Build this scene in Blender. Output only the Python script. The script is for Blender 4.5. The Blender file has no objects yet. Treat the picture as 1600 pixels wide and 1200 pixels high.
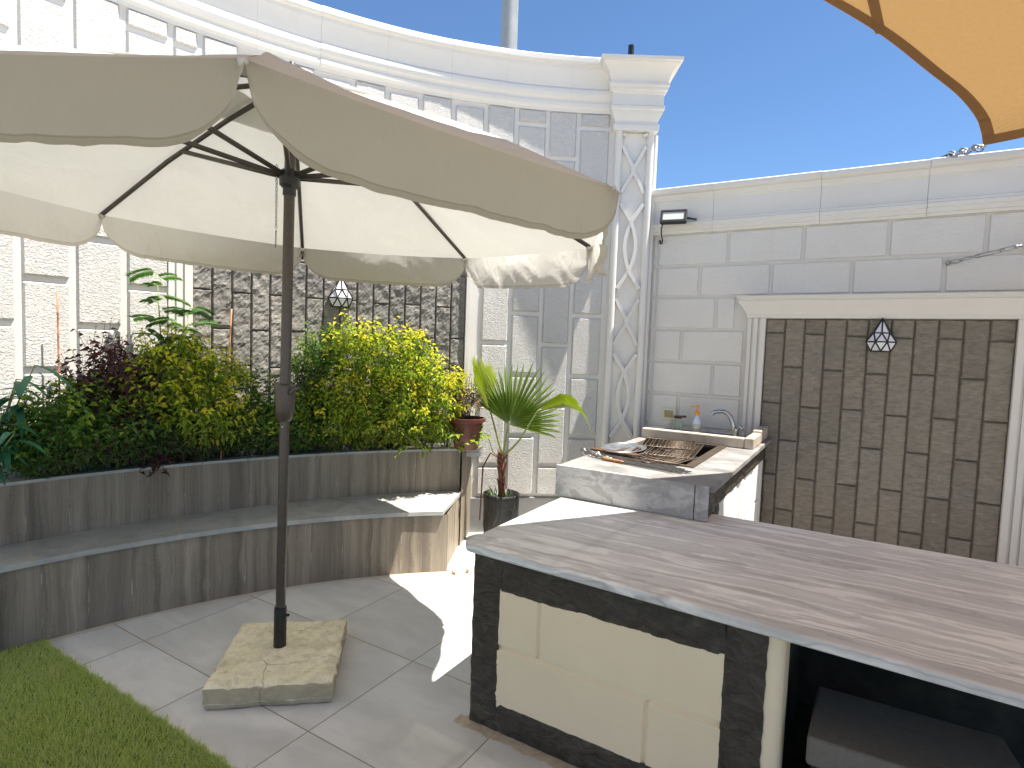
import bpy, math, random
import numpy as np
from mathutils import Vector, Matrix, noise as mnoise
rnd = random.Random(7)
S = bpy.context.scene
COL = S.collection
PI = math.pi
V3 = Vector

# ------------------------------------------------------------------ mesh builder
class MB:
    def __init__(s):
        s.v = []; s.f = []; s.uv = []
    def add(s, verts, faces, uvs=None):
        o = len(s.v)
        s.v += [tuple(p) for p in verts]
        s.uv += list(uvs) if uvs is not None else [(0.0, 0.0)] * len(verts)
        s.f += [tuple(i + o for i in f) for f in faces]
    def box(s, x0, x1, y0, y1, z0, z1):
        s.add([(x0,y0,z0),(x1,y0,z0),(x1,y1,z0),(x0,y1,z0),(x0,y0,z1),(x1,y0,z1),(x1,y1,z1),(x0,y1,z1)],
              [(0,3,2,1),(4,5,6,7),(0,1,5,4),(1,2,6,5),(2,3,7,6),(3,0,4,7)])
    def prism(s, poly, z0, z1):
        n = len(poly)
        s.add([(x,y,z0) for x,y in poly] + [(x,y,z1) for x,y in poly],
              [tuple(range(n))[::-1], tuple(range(n,2*n))] + [(i,(i+1)%n,n+(i+1)%n,n+i) for i in range(n)])
    def tube(s, pts, rad, n=8, caps=True):
        pts = [V3(p) for p in pts]
        if not hasattr(rad, '__len__'): rad = [rad]*len(pts)
        up = V3((0,0,1)); vs = []; fs = []
        prev = None
        for i,p in enumerate(pts):
            d = (pts[min(i+1,len(pts)-1)] - pts[max(i-1,0)])
            if d.length < 1e-9: d = V3((0,0,1))
            d.normalize()
            if prev is None:
                a = d.orthogonal().normalized()
            else:
                a = prev - d*prev.dot(d)
                a = a.normalized() if a.length > 1e-6 else d.orthogonal().normalized()
            prev = a; b = d.cross(a)
            for k in range(n):
                t = 2*PI*k/n
                vs.append(p + (a*math.cos(t)+b*math.sin(t))*rad[i])
        for i in range(len(pts)-1):
            for k in range(n):
                fs.append((i*n+k, i*n+(k+1)%n, (i+1)*n+(k+1)%n, (i+1)*n+k))
        if caps:
            fs.append(tuple(range(n))[::-1]); m=(len(pts)-1)*n; fs.append(tuple(range(m,m+n)))
        s.add(vs, fs)
    def lathe(s, c, prof, n=20, axis=None, wob=None):
        cx,cy,cz = c; vs=[]; fs=[]
        for i,(r,z) in enumerate(prof):
            for k in range(n):
                t = 2*PI*k/n
                rr = r*(1+(wob(t,z) if wob else 0))
                vs.append((cx+rr*math.cos(t), cy+rr*math.sin(t), cz+z))
        for i in range(len(prof)-1):
            for k in range(n):
                fs.append((i*n+k, i*n+(k+1)%n, (i+1)*n+(k+1)%n, (i+1)*n+k))
        fs.append(tuple(range(n))[::-1]); m=(len(prof)-1)*n; fs.append(tuple(range(m,m+n)))
        s.add(vs, fs)
    def grid(s, fn, nu, nv, flip=False):
        vs=[]; uv=[]; fs=[]
        for j in range(nv+1):
            for i in range(nu+1):
                r = fn(i/nu, j/nv)
                vs.append(r[:3]); uv.append(r[3:5] if len(r)>=5 else (i/nu, j/nv))
        for j in range(nv):
            for i in range(nu):
                a=j*(nu+1)+i; q=(a,a+1,a+nu+2,a+nu+1)
                fs.append(q[::-1] if flip else q)
        s.add(vs, fs, uv)
    def sphere(s, c, r, n=10, m=6, sc=(1,1,1)):
        prof=[(max(r*math.sin(PI*i/m),1e-4), -r*math.cos(PI*i/m)) for i in range(m+1)]
        vs=[];fs=[]
        for (rr,z) in prof:
            for k in range(n):
                t=2*PI*k/n; vs.append((c[0]+sc[0]*rr*math.cos(t), c[1]+sc[1]*rr*math.sin(t), c[2]+sc[2]*z))
        for i in range(m):
            for k in range(n): fs.append((i*n+k,i*n+(k+1)%n,(i+1)*n+(k+1)%n,(i+1)*n+k))
        s.add(vs,fs)

BASE = {}
def build(name, mb, mat, parent=None, smooth=False, bevel=0, segs=2, autosmooth=None):
    me = bpy.data.meshes.new(name)
    b = BASE[parent.name] if parent else V3((0,0,0))
    co = np.array(mb.v, dtype=np.float64) - np.array(b)
    me.from_pydata(co.tolist(), [], mb.f)
    uvl = me.uv_layers.new(name='UVMap')
    idx = np.zeros(len(me.loops), dtype=np.int32); me.loops.foreach_get('vertex_index', idx)
    uvl.data.foreach_set('uv', np.array(mb.uv, dtype=np.float32)[idx].ravel())
    if isinstance(mat, (list,tuple)):
        for m in mat: me.materials.append(m)
    else: me.materials.append(mat)
    if smooth: me.polygons.foreach_set('use_smooth', [True]*len(me.polygons))
    me.validate(); me.update()
    o = bpy.data.objects.new(name, me); COL.objects.link(o)
    if smooth and autosmooth:
        try: me.set_sharp_from_angle(angle=math.radians(autosmooth))
        except Exception: pass
    if parent: o.parent = parent
    BASE[o.name] = b
    if bevel:
        md = o.modifiers.new('bevel','BEVEL'); md.width=bevel; md.segments=segs; md.limit_method='ANGLE'; md.angle_limit=math.radians(35)
    return o
def tag(o, label=None, cat=None, group=None, kind=None):
    if label: o['label']=label
    if cat: o['category']=cat
    if group: o['group']=group
    if kind: o['kind']=kind
    return o
def thing(name, label, cat, loc=(0,0,0), group=None):
    o = bpy.data.objects.new(name, None); COL.objects.link(o); o.location = loc
    o.empty_display_size = .1
    BASE[o.name] = V3(loc)
    return tag(o, label, cat, group)
def copy_tree(root, loc, rotz, label):
    r = root.copy(); COL.objects.link(r); r.location = loc; r.rotation_euler = (0,0,rotz); r['label']=label
    for ch in list(root.children):
        c = ch.copy(); COL.objects.link(c); c.parent = r
        for g in ch.children:
            d = g.copy(); COL.objects.link(d); d.parent = c
    return r

# ------------------------------------------------------------------ material helper
class G:
    def __init__(s, name):
        s.m = bpy.data.materials.new(name); s.m.use_nodes = True
        s.nt = s.m.node_tree; s.b = s.nt.nodes['Principled BSDF']; s.out = s.nt.nodes['Material Output']
    def n(s, t, **kw):
        x = s.nt.nodes.new(t)
        for k,v in kw.items(): setattr(x,k,v)
        return x
    def link(s, a, b): s.nt.links.new(a, b)
    def put(s, sock, v):
        if isinstance(v, bpy.types.NodeSocket): s.link(v, sock)
        elif isinstance(v,(tuple,list)) and len(v)==3 and sock.type=='RGBA': sock.default_value=(*v,1)
        else: sock.default_value = v
    def obj(s): return s.n('ShaderNodeTexCoord').outputs['Object']
    def uv(s): return s.n('ShaderNodeTexCoord').outputs['UV']
    def map(s, v, sc=(1,1,1), loc=(0,0,0), rot=(0,0,0)):
        x=s.n('ShaderNodeMapping'); s.link(v,x.inputs['Vector'])
        x.inputs['Scale'].default_value=sc; x.inputs['Location'].default_value=loc; x.inputs['Rotation'].default_value=rot
        return x.outputs[0]
    def noise(s, v, scale=5, detail=4, rough=.55, dist=0, col=False):
        x=s.n('ShaderNodeTexNoise'); s.link(v,x.inputs['Vector'])
        x.inputs['Scale'].default_value=scale; x.inputs['Detail'].default_value=detail
        x.inputs['Roughness'].default_value=rough; x.inputs['Distortion'].default_value=dist
        return x.outputs['Color' if col else 'Fac']
    def vor(s, v, scale=5, feat='F1', out='Distance', rand=1):
        x=s.n('ShaderNodeTexVoronoi'); x.feature=feat; s.link(v,x.inputs['Vector']); x.inputs['Scale'].default_value=scale
        x.inputs['Randomness'].default_value=rand
        return x.outputs[out]
    def wave(s, v, scale=5, dist=4, detail=3, dscale=1.5, dirn='X'):
        x=s.n('ShaderNodeTexWave'); x.bands_direction=dirn; s.link(v,x.inputs['Vector'])
        x.inputs['Scale'].default_value=scale; x.inputs['Distortion'].default_value=dist
        x.inputs['Detail'].default_value=detail; x.inputs['Detail Scale'].default_value=dscale
        return x.outputs['Fac']
    def ramp(s, f, stops, interp='LINEAR'):
        x=s.n('ShaderNodeValToRGB'); s.link(f,x.inputs[0]); e=x.color_ramp.elements; x.color_ramp.interpolation=interp
        while len(e)<len(stops): e.new(.5)
        for k,(p,c) in enumerate(stops):
            e[k].position=p; e[k].color=(c,c,c,1) if not hasattr(c,'__len__') else (*c,1)
        return x.outputs[0]
    def math(s, op, a, b=0.0, c=None):
        x=s.n('ShaderNodeMath', operation=op); s.put(x.inputs[0],a); s.put(x.inputs[1],b)
        if c is not None: s.put(x.inputs[2],c)
        return x.outputs[0]
    def mix(s, f, a, b, mode='MIX'):
        x=s.n('ShaderNodeMix', data_type='RGBA', blend_type=mode); s.put(x.inputs[0],f)
        s.put(x.inputs[6],a); s.put(x.inputs[7],b); return x.outputs[2]
    def sep(s, v):
        x=s.n('ShaderNodeSeparateXYZ'); s.link(v,x.inputs[0]); return x.outputs
    def comb(s, a,b,c=0.0):
        x=s.n('ShaderNodeCombineXYZ'); s.put(x.inputs[0],a); s.put(x.inputs[1],b); s.put(x.inputs[2],c); return x.outputs[0]
    def white(s, v):
        x=s.n('ShaderNodeTexWhiteNoise'); x.noise_dimensions='3D'; s.link(v,x.inputs['Vector']); return x.outputs['Value']
    def vadd(s, a, b):
        x=s.n('ShaderNodeVectorMath', operation='ADD'); s.put(x.inputs[0],a); s.put(x.inputs[1],b); return x.outputs[0]
    def bump(s, h, strength=.5, dist=.01, normal=None):
        x=s.n('ShaderNodeBump'); s.link(h,x.inputs['Height']); x.inputs['Strength'].default_value=strength; x.inputs['Distance'].default_value=dist
        if normal is not None: s.link(normal,x.inputs['Normal'])
        return x.outputs[0]
    def set(s, col=None, rough=None, normal=None, metal=None, spec=None, **kw):
        if col is not None: s.put(s.b.inputs['Base Color'],col)
        if rough is not None: s.put(s.b.inputs['Roughness'],rough)
        if normal is not None: s.link(normal,s.b.inputs['Normal'])
        if metal is not None: s.b.inputs['Metallic'].default_value=metal
        if spec is not None: s.b.inputs['Specular IOR Level'].default_value=spec
        for k,v in kw.items(): s.put(s.b.inputs[k.replace('_',' ')],v)
        return s.m

def simple(name, col, rough=.5, metal=0, var=.12, scale=30, bump=.15, spec=.5):
    g=G(name); o=g.obj(); n=g.noise(o,scale,4)
    lo=tuple(c*(1-var) for c in col); hi=tuple(min(1,c*(1+var)) for c in col)
    return g.set(g.ramp(n,[(.3,lo),(.7,hi)]), g.math('ADD', g.math('MULTIPLY',n,.15), rough-.07), g.bump(n,bump,.004), metal, spec)

def m_white(name, base=(.72,.70,.655), tex=.0, texscale=40, dist=.01, dirt=.5):
    g=G(name); o=g.obj()
    big=g.noise(o,1.3,5,.6); stain=g.noise(g.map(o,(3,3,.7)),2.2,6,.65)
    c=g.mix(g.ramp(big,[(.35,0.0),(.75,1.0)]), base, tuple(x*.93 for x in base))
    c=g.mix(g.math('MULTIPLY',g.ramp(stain,[(.56,0.0),(.72,1.0)]),.25*dirt), c, (base[0]*.8,base[1]*.72,base[2]*.6))
    fine=g.noise(o,90,3)
    nrm=g.bump(fine,.12,.004)
    if tex:
        d=g.noise(o,texscale*.5,2,.5,0,True)
        w=g.noise(g.vadd(g.map(o,(1,1,1.9)),g.mix(.06,(0,0,0),d)),texscale,3,.55,.9)
        h=g.ramp(w,[(.36,0.0),(.5,.45),(.64,1.0)])
        nrm=g.bump(h,tex,dist,nrm)
        c=g.mix(g.math('MULTIPLY',g.ramp(w,[(.36,1.0),(.46,0.0)]),.06),c,tuple(x*.8 for x in base))  # relief hollows slightly darkened: occlusion shade put into the colour
    return g.set(c,.85,nrm,spec=.25)
WHITE   = m_white('white stone trim')
WROUGH  = m_white('white rough-cast stone', (.665,.65,.62), .66, 54, .012, .3)
WBLOCK  = m_white('cream tooled stone', (.70,.68,.64), .35, 42, .006, .5)
WJOINT  = m_white('white joint mortar', (.68,.66,.625), .2, 60, .003, .7)
WJOINT2 = m_white('warm joint mortar', (.66,.64,.60), .2, 60, .003, .7)

def m_rock(name, lo, hi, tscale=18, strength=.9, dist=.02, stretch=(1,1,1)):
    g=G(name); o=g.obj(); p=g.map(o,stretch)
    a=g.noise(p,tscale,6,.65,.6); b=g.noise(o,2.5,4)
    c=g.ramp(a,[(.25,lo),(.5,tuple((x+y)/2 for x,y in zip(lo,hi))),(.78,hi)])
    isl=g.n('ShaderNodeNewGeometry').outputs['Random Per Island']
    c=g.mix(g.ramp(isl,[(0,.32),(.45,.0),(1,.0)]), c, tuple(x*.8 for x in lo))
    c=g.mix(g.ramp(isl,[(0,.0),(.6,.0),(1,.16)]), c, tuple(x*1.15 for x in hi))
    sp_=g.noise(o,11,6,.75); c=g.mix(g.ramp(sp_,[(.60,0.0),(.70,.35)]), c, tuple(min(1,x*1.5) for x in hi))
    c=g.mix(g.ramp(b,[(.55,0.0),(.8,.35)]), c, (hi[0]*1.15,hi[1]*1.05,hi[2]*.9))
    f=g.noise(o,140,3)
    return g.set(c,.9,g.bump(f,.3,.004,g.bump(a,strength,dist)),spec=.2)
ROCK_L = m_rock('grey split-face stone',(.145,.137,.126),(.33,.315,.29),26,.7,.016)
ROCK_R = m_rock('brown-grey chiselled stone',(.155,.14,.115),(.315,.285,.235),16,.55,.012,(1,1,3.2))
GROUT  = simple('dark grout',(.135,.12,.10),.95,0,.2,60,.3)

def m_marble_bar():
    g=G('veined grey marble'); o=g.obj()
    p=g.map(o,(.30,3.6,3.6),rot=(0,0,math.radians(5)))
    wob=g.noise(g.map(o,(1.3,2.2,1)),2.2,4,.55,0,True)
    p2=g.vadd(p,g.mix(.30,(0,0,0),wob))
    a=g.noise(p2,1.55,3.5,.5,.1)
    b=g.noise(p2,2.6,3,.5,.1)
    c=g.ramp(a,[(.28,(.44,.435,.42)),(.38,(.60,.595,.575)),(.43,(.84,.835,.80)),(.455,(.59,.585,.565)),(.51,(.66,.655,.635)),(.545,(.86,.855,.82)),(.575,(.58,.575,.555)),(.66,(.71,.705,.68)),(.75,(.84,.835,.80))])
    vein=g.ramp(b,[(.455,0.0),(.478,1.0),(.486,1.0),(.505,0.0)])
    c=g.mix(g.math('MULTIPLY',vein,.5),c,(.33,.315,.315))
    v2=g.ramp(g.noise(p2,5.5,3,.5,.1),[(.47,0.0),(.49,1.0),(.51,0.0)])
    c=g.mix(g.math('MULTIPLY',v2,.28),c,(.42,.40,.40))
    c=g.mix(g.ramp(g.noise(o,1.3,3),[(.5,0.0),(.75,.25)]),c,(.73,.70,.68))
    sm=g.noise(o,14,5,.7)
    return g.set(c,g.ramp(sm,[(.3,.34),(.7,.55)]),g.bump(sm,.05,.003),spec=.45)
MARBLE=m_marble_bar()
def m_marble_grill():
    g=G('swirled grey marble'); o=g.obj()
    wob=g.noise(o,2.0,4,.55,0,True)
    p=g.vadd(g.map(o,(1.2,1.5,3)),g.mix(.9,(0,0,0),wob))
    a=g.noise(p,2.3,8,.62,.6)
    c=g.ramp(a,[(.3,(.22,.22,.22)),(.44,(.36,.355,.35)),(.52,(.52,.51,.50)),(.58,(.33,.325,.32)),(.75,(.50,.49,.475))])
    st=g.noise(g.map(o,(6,6,1.2)),3,6,.7)
    c=g.mix(g.ramp(st,[(.56,0.0),(.75,.55)]),c,(.20,.165,.14))
    return g.set(c,.4,g.bump(a,.06,.004),spec=.4)
MARBLE2=m_marble_grill()

def m_dark():
    g=G('black painted rock-face stone'); o=g.obj()
    a=g.noise(g.map(o,(1,1,1.6)),13,5,.6,1.2); b=g.noise(o,60,4)
    c=g.ramp(a,[(.35,(.034,.027,.019)),(.6,(.064,.052,.037)),(.75,(.11,.092,.068))])
    c=g.mix(g.ramp(g.noise(g.map(o,(1,1,1.8)),19,5,.7),[(.63,0.0),(.70,.7)]),c,(.17,.15,.12))  # pale specks painted in as highlights on the stone flakes
    return g.set(c,g.ramp(b,[(.3,.38),(.7,.6)]),g.bump(b,.25,.004,g.bump(a,.95,.022)),spec=.5)
DARK=m_dark()
def m_cream():
    g=G('cream painted block'); o=g.obj()
    big=g.noise(o,3,5,.6); scr=g.noise(g.map(o,(2,2,9)),6,6,.7)
    c=g.mix(g.ramp(big,[(.3,0.0),(.8,1.0)]),(.92,.77,.525),(.86,.715,.48))
    c=g.mix(g.ramp(scr,[(.62,0.0),(.75,.35)]),c,(.60,.53,.42))
    return g.set(c,.6,g.bump(g.noise(o,9,5),.18,.01),spec=.35)
CREAM=m_cream()

def m_wood():
    g=G('grey wood-look tile'); uv=g.uv(); x=g.sep(uv)
    W=.198
    u=g.math('DIVIDE',x[0],W); cell=g.math('FLOOR',u); fr=g.math('FRACT',u)
    rv=g.white(g.comb(cell,x[2]))
    u2=g.math('ADD',x[0],g.math('MULTIPLY',rv,37.0))
    wob=g.noise(g.comb(g.math('MULTIPLY',u2,4),g.math('MULTIPLY',x[1],2.2)),2.0,3)
    st=g.noise(g.comb(g.math('ADD',g.math('MULTIPLY',u2,16),g.math('MULTIPLY',wob,1.0)),g.math('MULTIPLY',x[1],.5),rv),1.0,3,.5)
    fine=g.noise(g.comb(g.math('ADD',g.math('MULTIPLY',u2,110),g.math('MULTIPLY',wob,3.0)),g.math('MULTIPLY',x[1],2.5)),1.0,4,.6)
    ring=g.wave(g.comb(g.math('ADD',g.math('MULTIPLY',u2,14),g.math('MULTIPLY',wob,5)),g.math('MULTIPLY',x[1],1.4)),1.4,3.0,2,.8)
    c=g.ramp(st,[(.30,(.13,.104,.073)),(.43,(.26,.212,.152)),(.55,(.34,.28,.207)),(.72,(.43,.365,.275))])
    c=g.mix(g.math('MULTIPLY',g.ramp(fine,[(.4,1.0),(.6,0.0)]),.32),c,(.11,.098,.085))
    c=g.mix(g.math('MULTIPLY',ring,.16),c,(.37,.34,.30))
    c=g.mix(g.math('MULTIPLY',rv,.42),c,(.145,.125,.10))
    edge=g.math('MINIMUM',fr,g.math('SUBTRACT',1.0,fr))
    j=g.math('LESS_THAN',edge,.009)
    gap=g.ramp(g.noise(g.comb(g.math('MULTIPLY',cell,7.3),g.math('MULTIPLY',x[1],4)),2,3),[(.5,0.0),(.6,1.0)])
    c=g.mix(g.math('MULTIPLY',j,g.math('ADD',g.math('MULTIPLY',gap,.5),.4)),c,g.mix(gap,(.09,.08,.07),(.52,.48,.42)))
    return g.set(c,.55,g.bump(g.math('SUBTRACT',fine,g.math('MULTIPLY',j,2.0)),.12,.003),spec=.35)
WOOD=m_wood()
def m_floor():
    g=G('pale grey patio tile'); o=g.obj(); x=g.sep(o)
    u=g.math('DIVIDE',g.math('ADD',x[0],1.849),.6375); v=g.math('DIVIDE',g.math('SUBTRACT',x[1],1.548),.648)
    cu=g.math('FLOOR',u); cv=g.math('FLOOR',v)
    rv=g.white(g.comb(cu,cv))
    off=g.comb(g.math('MULTIPLY',rv,31.0),g.math('MULTIPLY',rv,17.0))
    p=g.vadd(o,off)
    wob=g.noise(p,1.4,3,.5,0,True)
    a=g.noise(g.vadd(g.map(p,(1.2,3.0,1),rot=(0,0,.5)),g.mix(.8,(0,0,0),wob)),1.5,6,.6,.4)
    c=g.ramp(a,[(.28,(.53,.53,.51)),(.5,(.65,.65,.63)),(.62,(.73,.73,.71)),(.8,(.63,.63,.61))])
    c=g.mix(g.math('MULTIPLY',rv,.22),c,(.54,.54,.52))
    fu=g.math('FRACT',u); fv=g.math('FRACT',v)
    e=g.math('MINIMUM',g.math('MINIMUM',fu,g.math('SUBTRACT',1.0,fu)),g.math('MINIMUM',fv,g.math('SUBTRACT',1.0,fv)))
    j=g.math('LESS_THAN',e,.0045)
    jc=g.ramp(g.noise(o,3,5,.7),[(.35,(.26,.235,.20)),(.6,(.34,.27,.19)),(.75,(.45,.37,.26))])
    c=g.mix(j,c,jc)
    dirt=g.noise(o,5,7,.7)
    c=g.mix(g.ramp(dirt,[(.62,0.0),(.78,.28)]),c,(.30,.255,.20))
    dB=g.math('ABSOLUTE',g.math('SUBTRACT',x[1],1.962)); inx=g.math('GREATER_THAN',x[0],-1.40)
    sn=g.noise(o,13,6,.7)
    mk=g.math('MULTIPLY',g.math('GREATER_THAN',g.math('MULTIPLY',sn,.085),g.math('ADD',dB,.012)),inx)
    c=g.mix(g.math('MULTIPLY',mk,.75),c,g.ramp(g.noise(o,30,4),[(.35,(.36,.27,.15)),(.6,(.52,.44,.30))]))
    cx=g.math('ADD',x[0],.112); cy=g.math('SUBTRACT',x[1],.634)
    rr=g.math('SQRT',g.math('ADD',g.math('MULTIPLY',cx,cx),g.math('MULTIPLY',cy,cy)))
    dR=g.math('SUBTRACT',3.472,rr)
    mk2=g.math('GREATER_THAN',g.math('MULTIPLY',g.noise(o,6,5,.7),.065),g.math('ABSOLUTE',dR))
    c=g.mix(g.math('MULTIPLY',mk2,.7),c,(.55,.47,.36))
    return g.set(c,g.ramp(a,[(.3,.42),(.7,.6)]),g.bump(g.math('SUBTRACT',g.noise(o,40,4),g.math('MULTIPLY',j,3.0)),.08,.004),spec=.4)
FLOOR=m_floor()
def m_slate():
    g=G('bluish grey seat tile'); uv=g.uv(); x=g.sep(uv); o=g.obj()
    u=g.math('DIVIDE',g.math('ADD',x[0],.36),.665); cell=g.math('FLOOR',u); fr=g.math('FRACT',u)
    rv=g.white(g.comb(cell,0.0))
    a=g.noise(g.vadd(g.map(o,(2,2,2)),g.comb(g.math('MULTIPLY',rv,19.0),0.0)),2.2,6,.62,.8)
    c=g.ramp(a,[(.3,(.30,.305,.29)),(.5,(.40,.405,.385)),(.7,(.49,.49,.465))])
    e=g.math('MINIMUM',fr,g.math('SUBTRACT',1.0,fr))
    c=g.mix(g.math('LESS_THAN',e,.008),c,(.46,.41,.32))
    c=g.mix(g.ramp(g.noise(o,7,6,.7),[(.6,0.0),(.78,.3)]),c,(.40,.345,.26))
    return g.set(c,.5,g.bump(a,.08,.004),spec=.4)
SLATE=m_slate()
def m_concrete():
    g=G('weathered yellowish concrete'); o=g.obj()
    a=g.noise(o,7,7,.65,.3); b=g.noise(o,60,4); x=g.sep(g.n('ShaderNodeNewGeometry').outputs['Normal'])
    c=g.ramp(a,[(.28,(.56,.50,.34)),(.48,(.86,.78,.55)),(.62,(.92,.85,.62)),(.8,(.93,.88,.70))])
    c=g.mix(g.ramp(g.noise(o,3.3,6,.7),[(.55,0.0),(.7,.4)]),c,(.46,.41,.31))
    cr=g.vor(g.vadd(o,g.mix(.10,(0,0,0),g.noise(o,9,3,.5,0,True))),2.1,'DISTANCE_TO_EDGE')
    crk=g.math('MULTIPLY',g.ramp(cr,[(.0,1.0),(.007,0.0)]),g.ramp(g.noise(o,5,2),[(.45,0.0),(.55,1.0)]))
    c=g.mix(g.math('MULTIPLY',crk,.4),c,(.22,.19,.14))
    pit=g.noise(o,38,5,.7); c=g.mix(g.ramp(pit,[(.60,0.0),(.68,.6)]),c,(.33,.28,.19)); mt=g.noise(o,16,6,.7,.5); c=g.mix(g.ramp(mt,[(.48,0.0),(.62,.5)]),c,(.52,.46,.33))
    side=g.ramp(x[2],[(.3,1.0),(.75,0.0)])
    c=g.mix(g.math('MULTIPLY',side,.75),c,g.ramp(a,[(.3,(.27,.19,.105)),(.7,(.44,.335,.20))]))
    h=g.math('SUBTRACT',g.math('ADD',a,g.math('MULTIPLY',b,.3)),crk)
    return g.set(c,.9,g.bump(h,.55,.012),spec=.2)
CONC=m_concrete()
def m_turf():
    g=G('artificial turf blade'); isl=g.n('ShaderNodeNewGeometry').outputs['Random Per Island']; o=g.obj()
    p=g.noise(o,3.2,4,.6)
    c=g.ramp(isl,[(0,(.33,.43,.065)),(.5,(.44,.55,.105)),(.85,(.53,.61,.17)),(1,(.62,.66,.28))])
    c=g.mix(g.ramp(p,[(.4,0.0),(.7,.4)]),c,(.52,.58,.22))
    return g.set(c,.6,spec=.2)
TURF=m_turf()
TURFB=simple('turf backing',(.09,.13,.03),.95,0,.3,120,.3)
SOIL=simple('dark planting soil',(.055,.042,.03),.95,0,.5,40,.8)
SAND=simple('dry sandy ground',(.36,.34,.31),.95,0,.2,3,.3)
SKIRT=simple('grey skirting tile',(.23,.23,.225),.5,0,.15,5,.05)
BRONZE=simple('bronze painted steel',(.085,.070,.058),.42,.35,.15,60,.05)
BLACK=simple('black painted steel',(.014,.014,.014),.42,0,.2,50,.08)
BPLAST=simple('black plastic',(.02,.02,.022),.4,0,.2,30,.05)
GALV=simple('galvanised steel',(.42,.42,.41),.38,.9,.15,40,.1)
DSTEEL=simple('tarnished skewer steel',(.12,.11,.10),.35,.8,.4,40,.1)
CHROME=simple('chrome',(.45,.45,.45),.14,1,.05,20,.02)
DULL=simple('sooty steel wire',(.10,.075,.055),.45,.6,.5,90,.2)
def m_grilltop():
    g=G('sooty grey marble'); o=g.obj(); a=g.noise(g.vadd(g.map(o,(1.5,3,3)),g.mix(.7,(0,0,0),g.noise(o,2,4,.5,0,True))),2.6,7,.62,.4)
    c=g.ramp(a,[(.3,(.15,.148,.145)),(.5,(.24,.236,.23)),(.62,(.33,.325,.315)),(.8,(.26,.255,.245))])
    st=g.noise(o,5,7,.7)
    c=g.mix(g.ramp(st,[(.5,0.0),(.72,.7)]),c,(.10,.085,.07))
    return g.set(c,.45,g.bump(a,.06,.004),spec=.4)
GRILLTOP=m_grilltop()
SOOT=simple('soot black firebox',(.008,.008,.008),.85,0,.3,30,.3)
POLEG=simple('grey painted pole',(.34,.36,.36),.5,.2,.08,4,.05)
WOODH=simple('scorched wooden board',(.085,.04,.022),.6,0,.5,25,.25)
WOODL=simple('orange wooden handle',(.32,.15,.06),.5,0,.3,30,.1)
BEIGE=None
def m_beige():
    g=G('beige stained marble'); o=g.obj(); a=g.noise(o,4,6,.6,.5); st=g.noise(g.map(o,(5,5,1.5)),2.4,6,.7)
    c=g.ramp(a,[(.3,(.46,.39,.31)),(.7,(.56,.49,.40))])
    c=g.mix(g.ramp(st,[(.5,0.0),(.7,.55)]),c,(.22,.155,.10))
    return g.set(c,.45,g.bump(a,.06,.003),spec=.4)
BEIGE=m_beige()
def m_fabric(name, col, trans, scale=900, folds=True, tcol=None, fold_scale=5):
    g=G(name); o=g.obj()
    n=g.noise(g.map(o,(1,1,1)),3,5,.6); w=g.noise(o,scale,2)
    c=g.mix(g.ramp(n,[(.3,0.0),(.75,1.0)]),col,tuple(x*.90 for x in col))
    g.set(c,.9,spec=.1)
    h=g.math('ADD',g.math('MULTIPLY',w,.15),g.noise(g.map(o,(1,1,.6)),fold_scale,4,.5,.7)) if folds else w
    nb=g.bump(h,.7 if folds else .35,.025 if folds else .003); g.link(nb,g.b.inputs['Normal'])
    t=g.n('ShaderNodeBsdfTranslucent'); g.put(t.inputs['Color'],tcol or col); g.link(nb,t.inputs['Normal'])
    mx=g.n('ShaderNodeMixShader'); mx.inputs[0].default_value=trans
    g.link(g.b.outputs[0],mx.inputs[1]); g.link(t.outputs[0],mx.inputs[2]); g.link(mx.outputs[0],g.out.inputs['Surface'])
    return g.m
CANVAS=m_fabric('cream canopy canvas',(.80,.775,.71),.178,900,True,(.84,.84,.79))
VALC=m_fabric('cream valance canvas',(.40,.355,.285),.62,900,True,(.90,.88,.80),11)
def add_hem(m):
    nt=m.node_tree; tc=nt.nodes.new('ShaderNodeTexCoord'); sp=nt.nodes.new('ShaderNodeSeparateXYZ'); nt.links.new(tc.outputs['UV'],sp.inputs[0])
    rp=nt.nodes.new('ShaderNodeValToRGB'); e=rp.color_ramp.elements; e[0].position=.90; e[0].color=(1,1,1,1); e[1].position=1.0; e[1].color=(.84,.82,.78,1)
    k=e.new(.915); k.color=(.62,.60,.56,1); k=e.new(.93); k.color=(.86,.84,.8,1); nt.links.new(sp.outputs[1],rp.inputs[0])
    for n in list(nt.nodes):
        tgt=n.inputs['Base Color'] if n.type=='BSDF_PRINCIPLED' else (n.inputs['Color'] if n.type=='BSDF_TRANSLUCENT' else None)
        if tgt is None: continue
        mx=nt.nodes.new('ShaderNodeMix'); mx.data_type='RGBA'; mx.blend_type='MULTIPLY'; mx.inputs[0].default_value=1
        if tgt.is_linked: src=tgt.links[0].from_socket; nt.links.new(src,mx.inputs[6])
        else: mx.inputs[6].default_value=tgt.default_value
        nt.links.new(rp.outputs[0],mx.inputs[7]); nt.links.new(mx.outputs[2],tgt)
add_hem(VALC)
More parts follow.
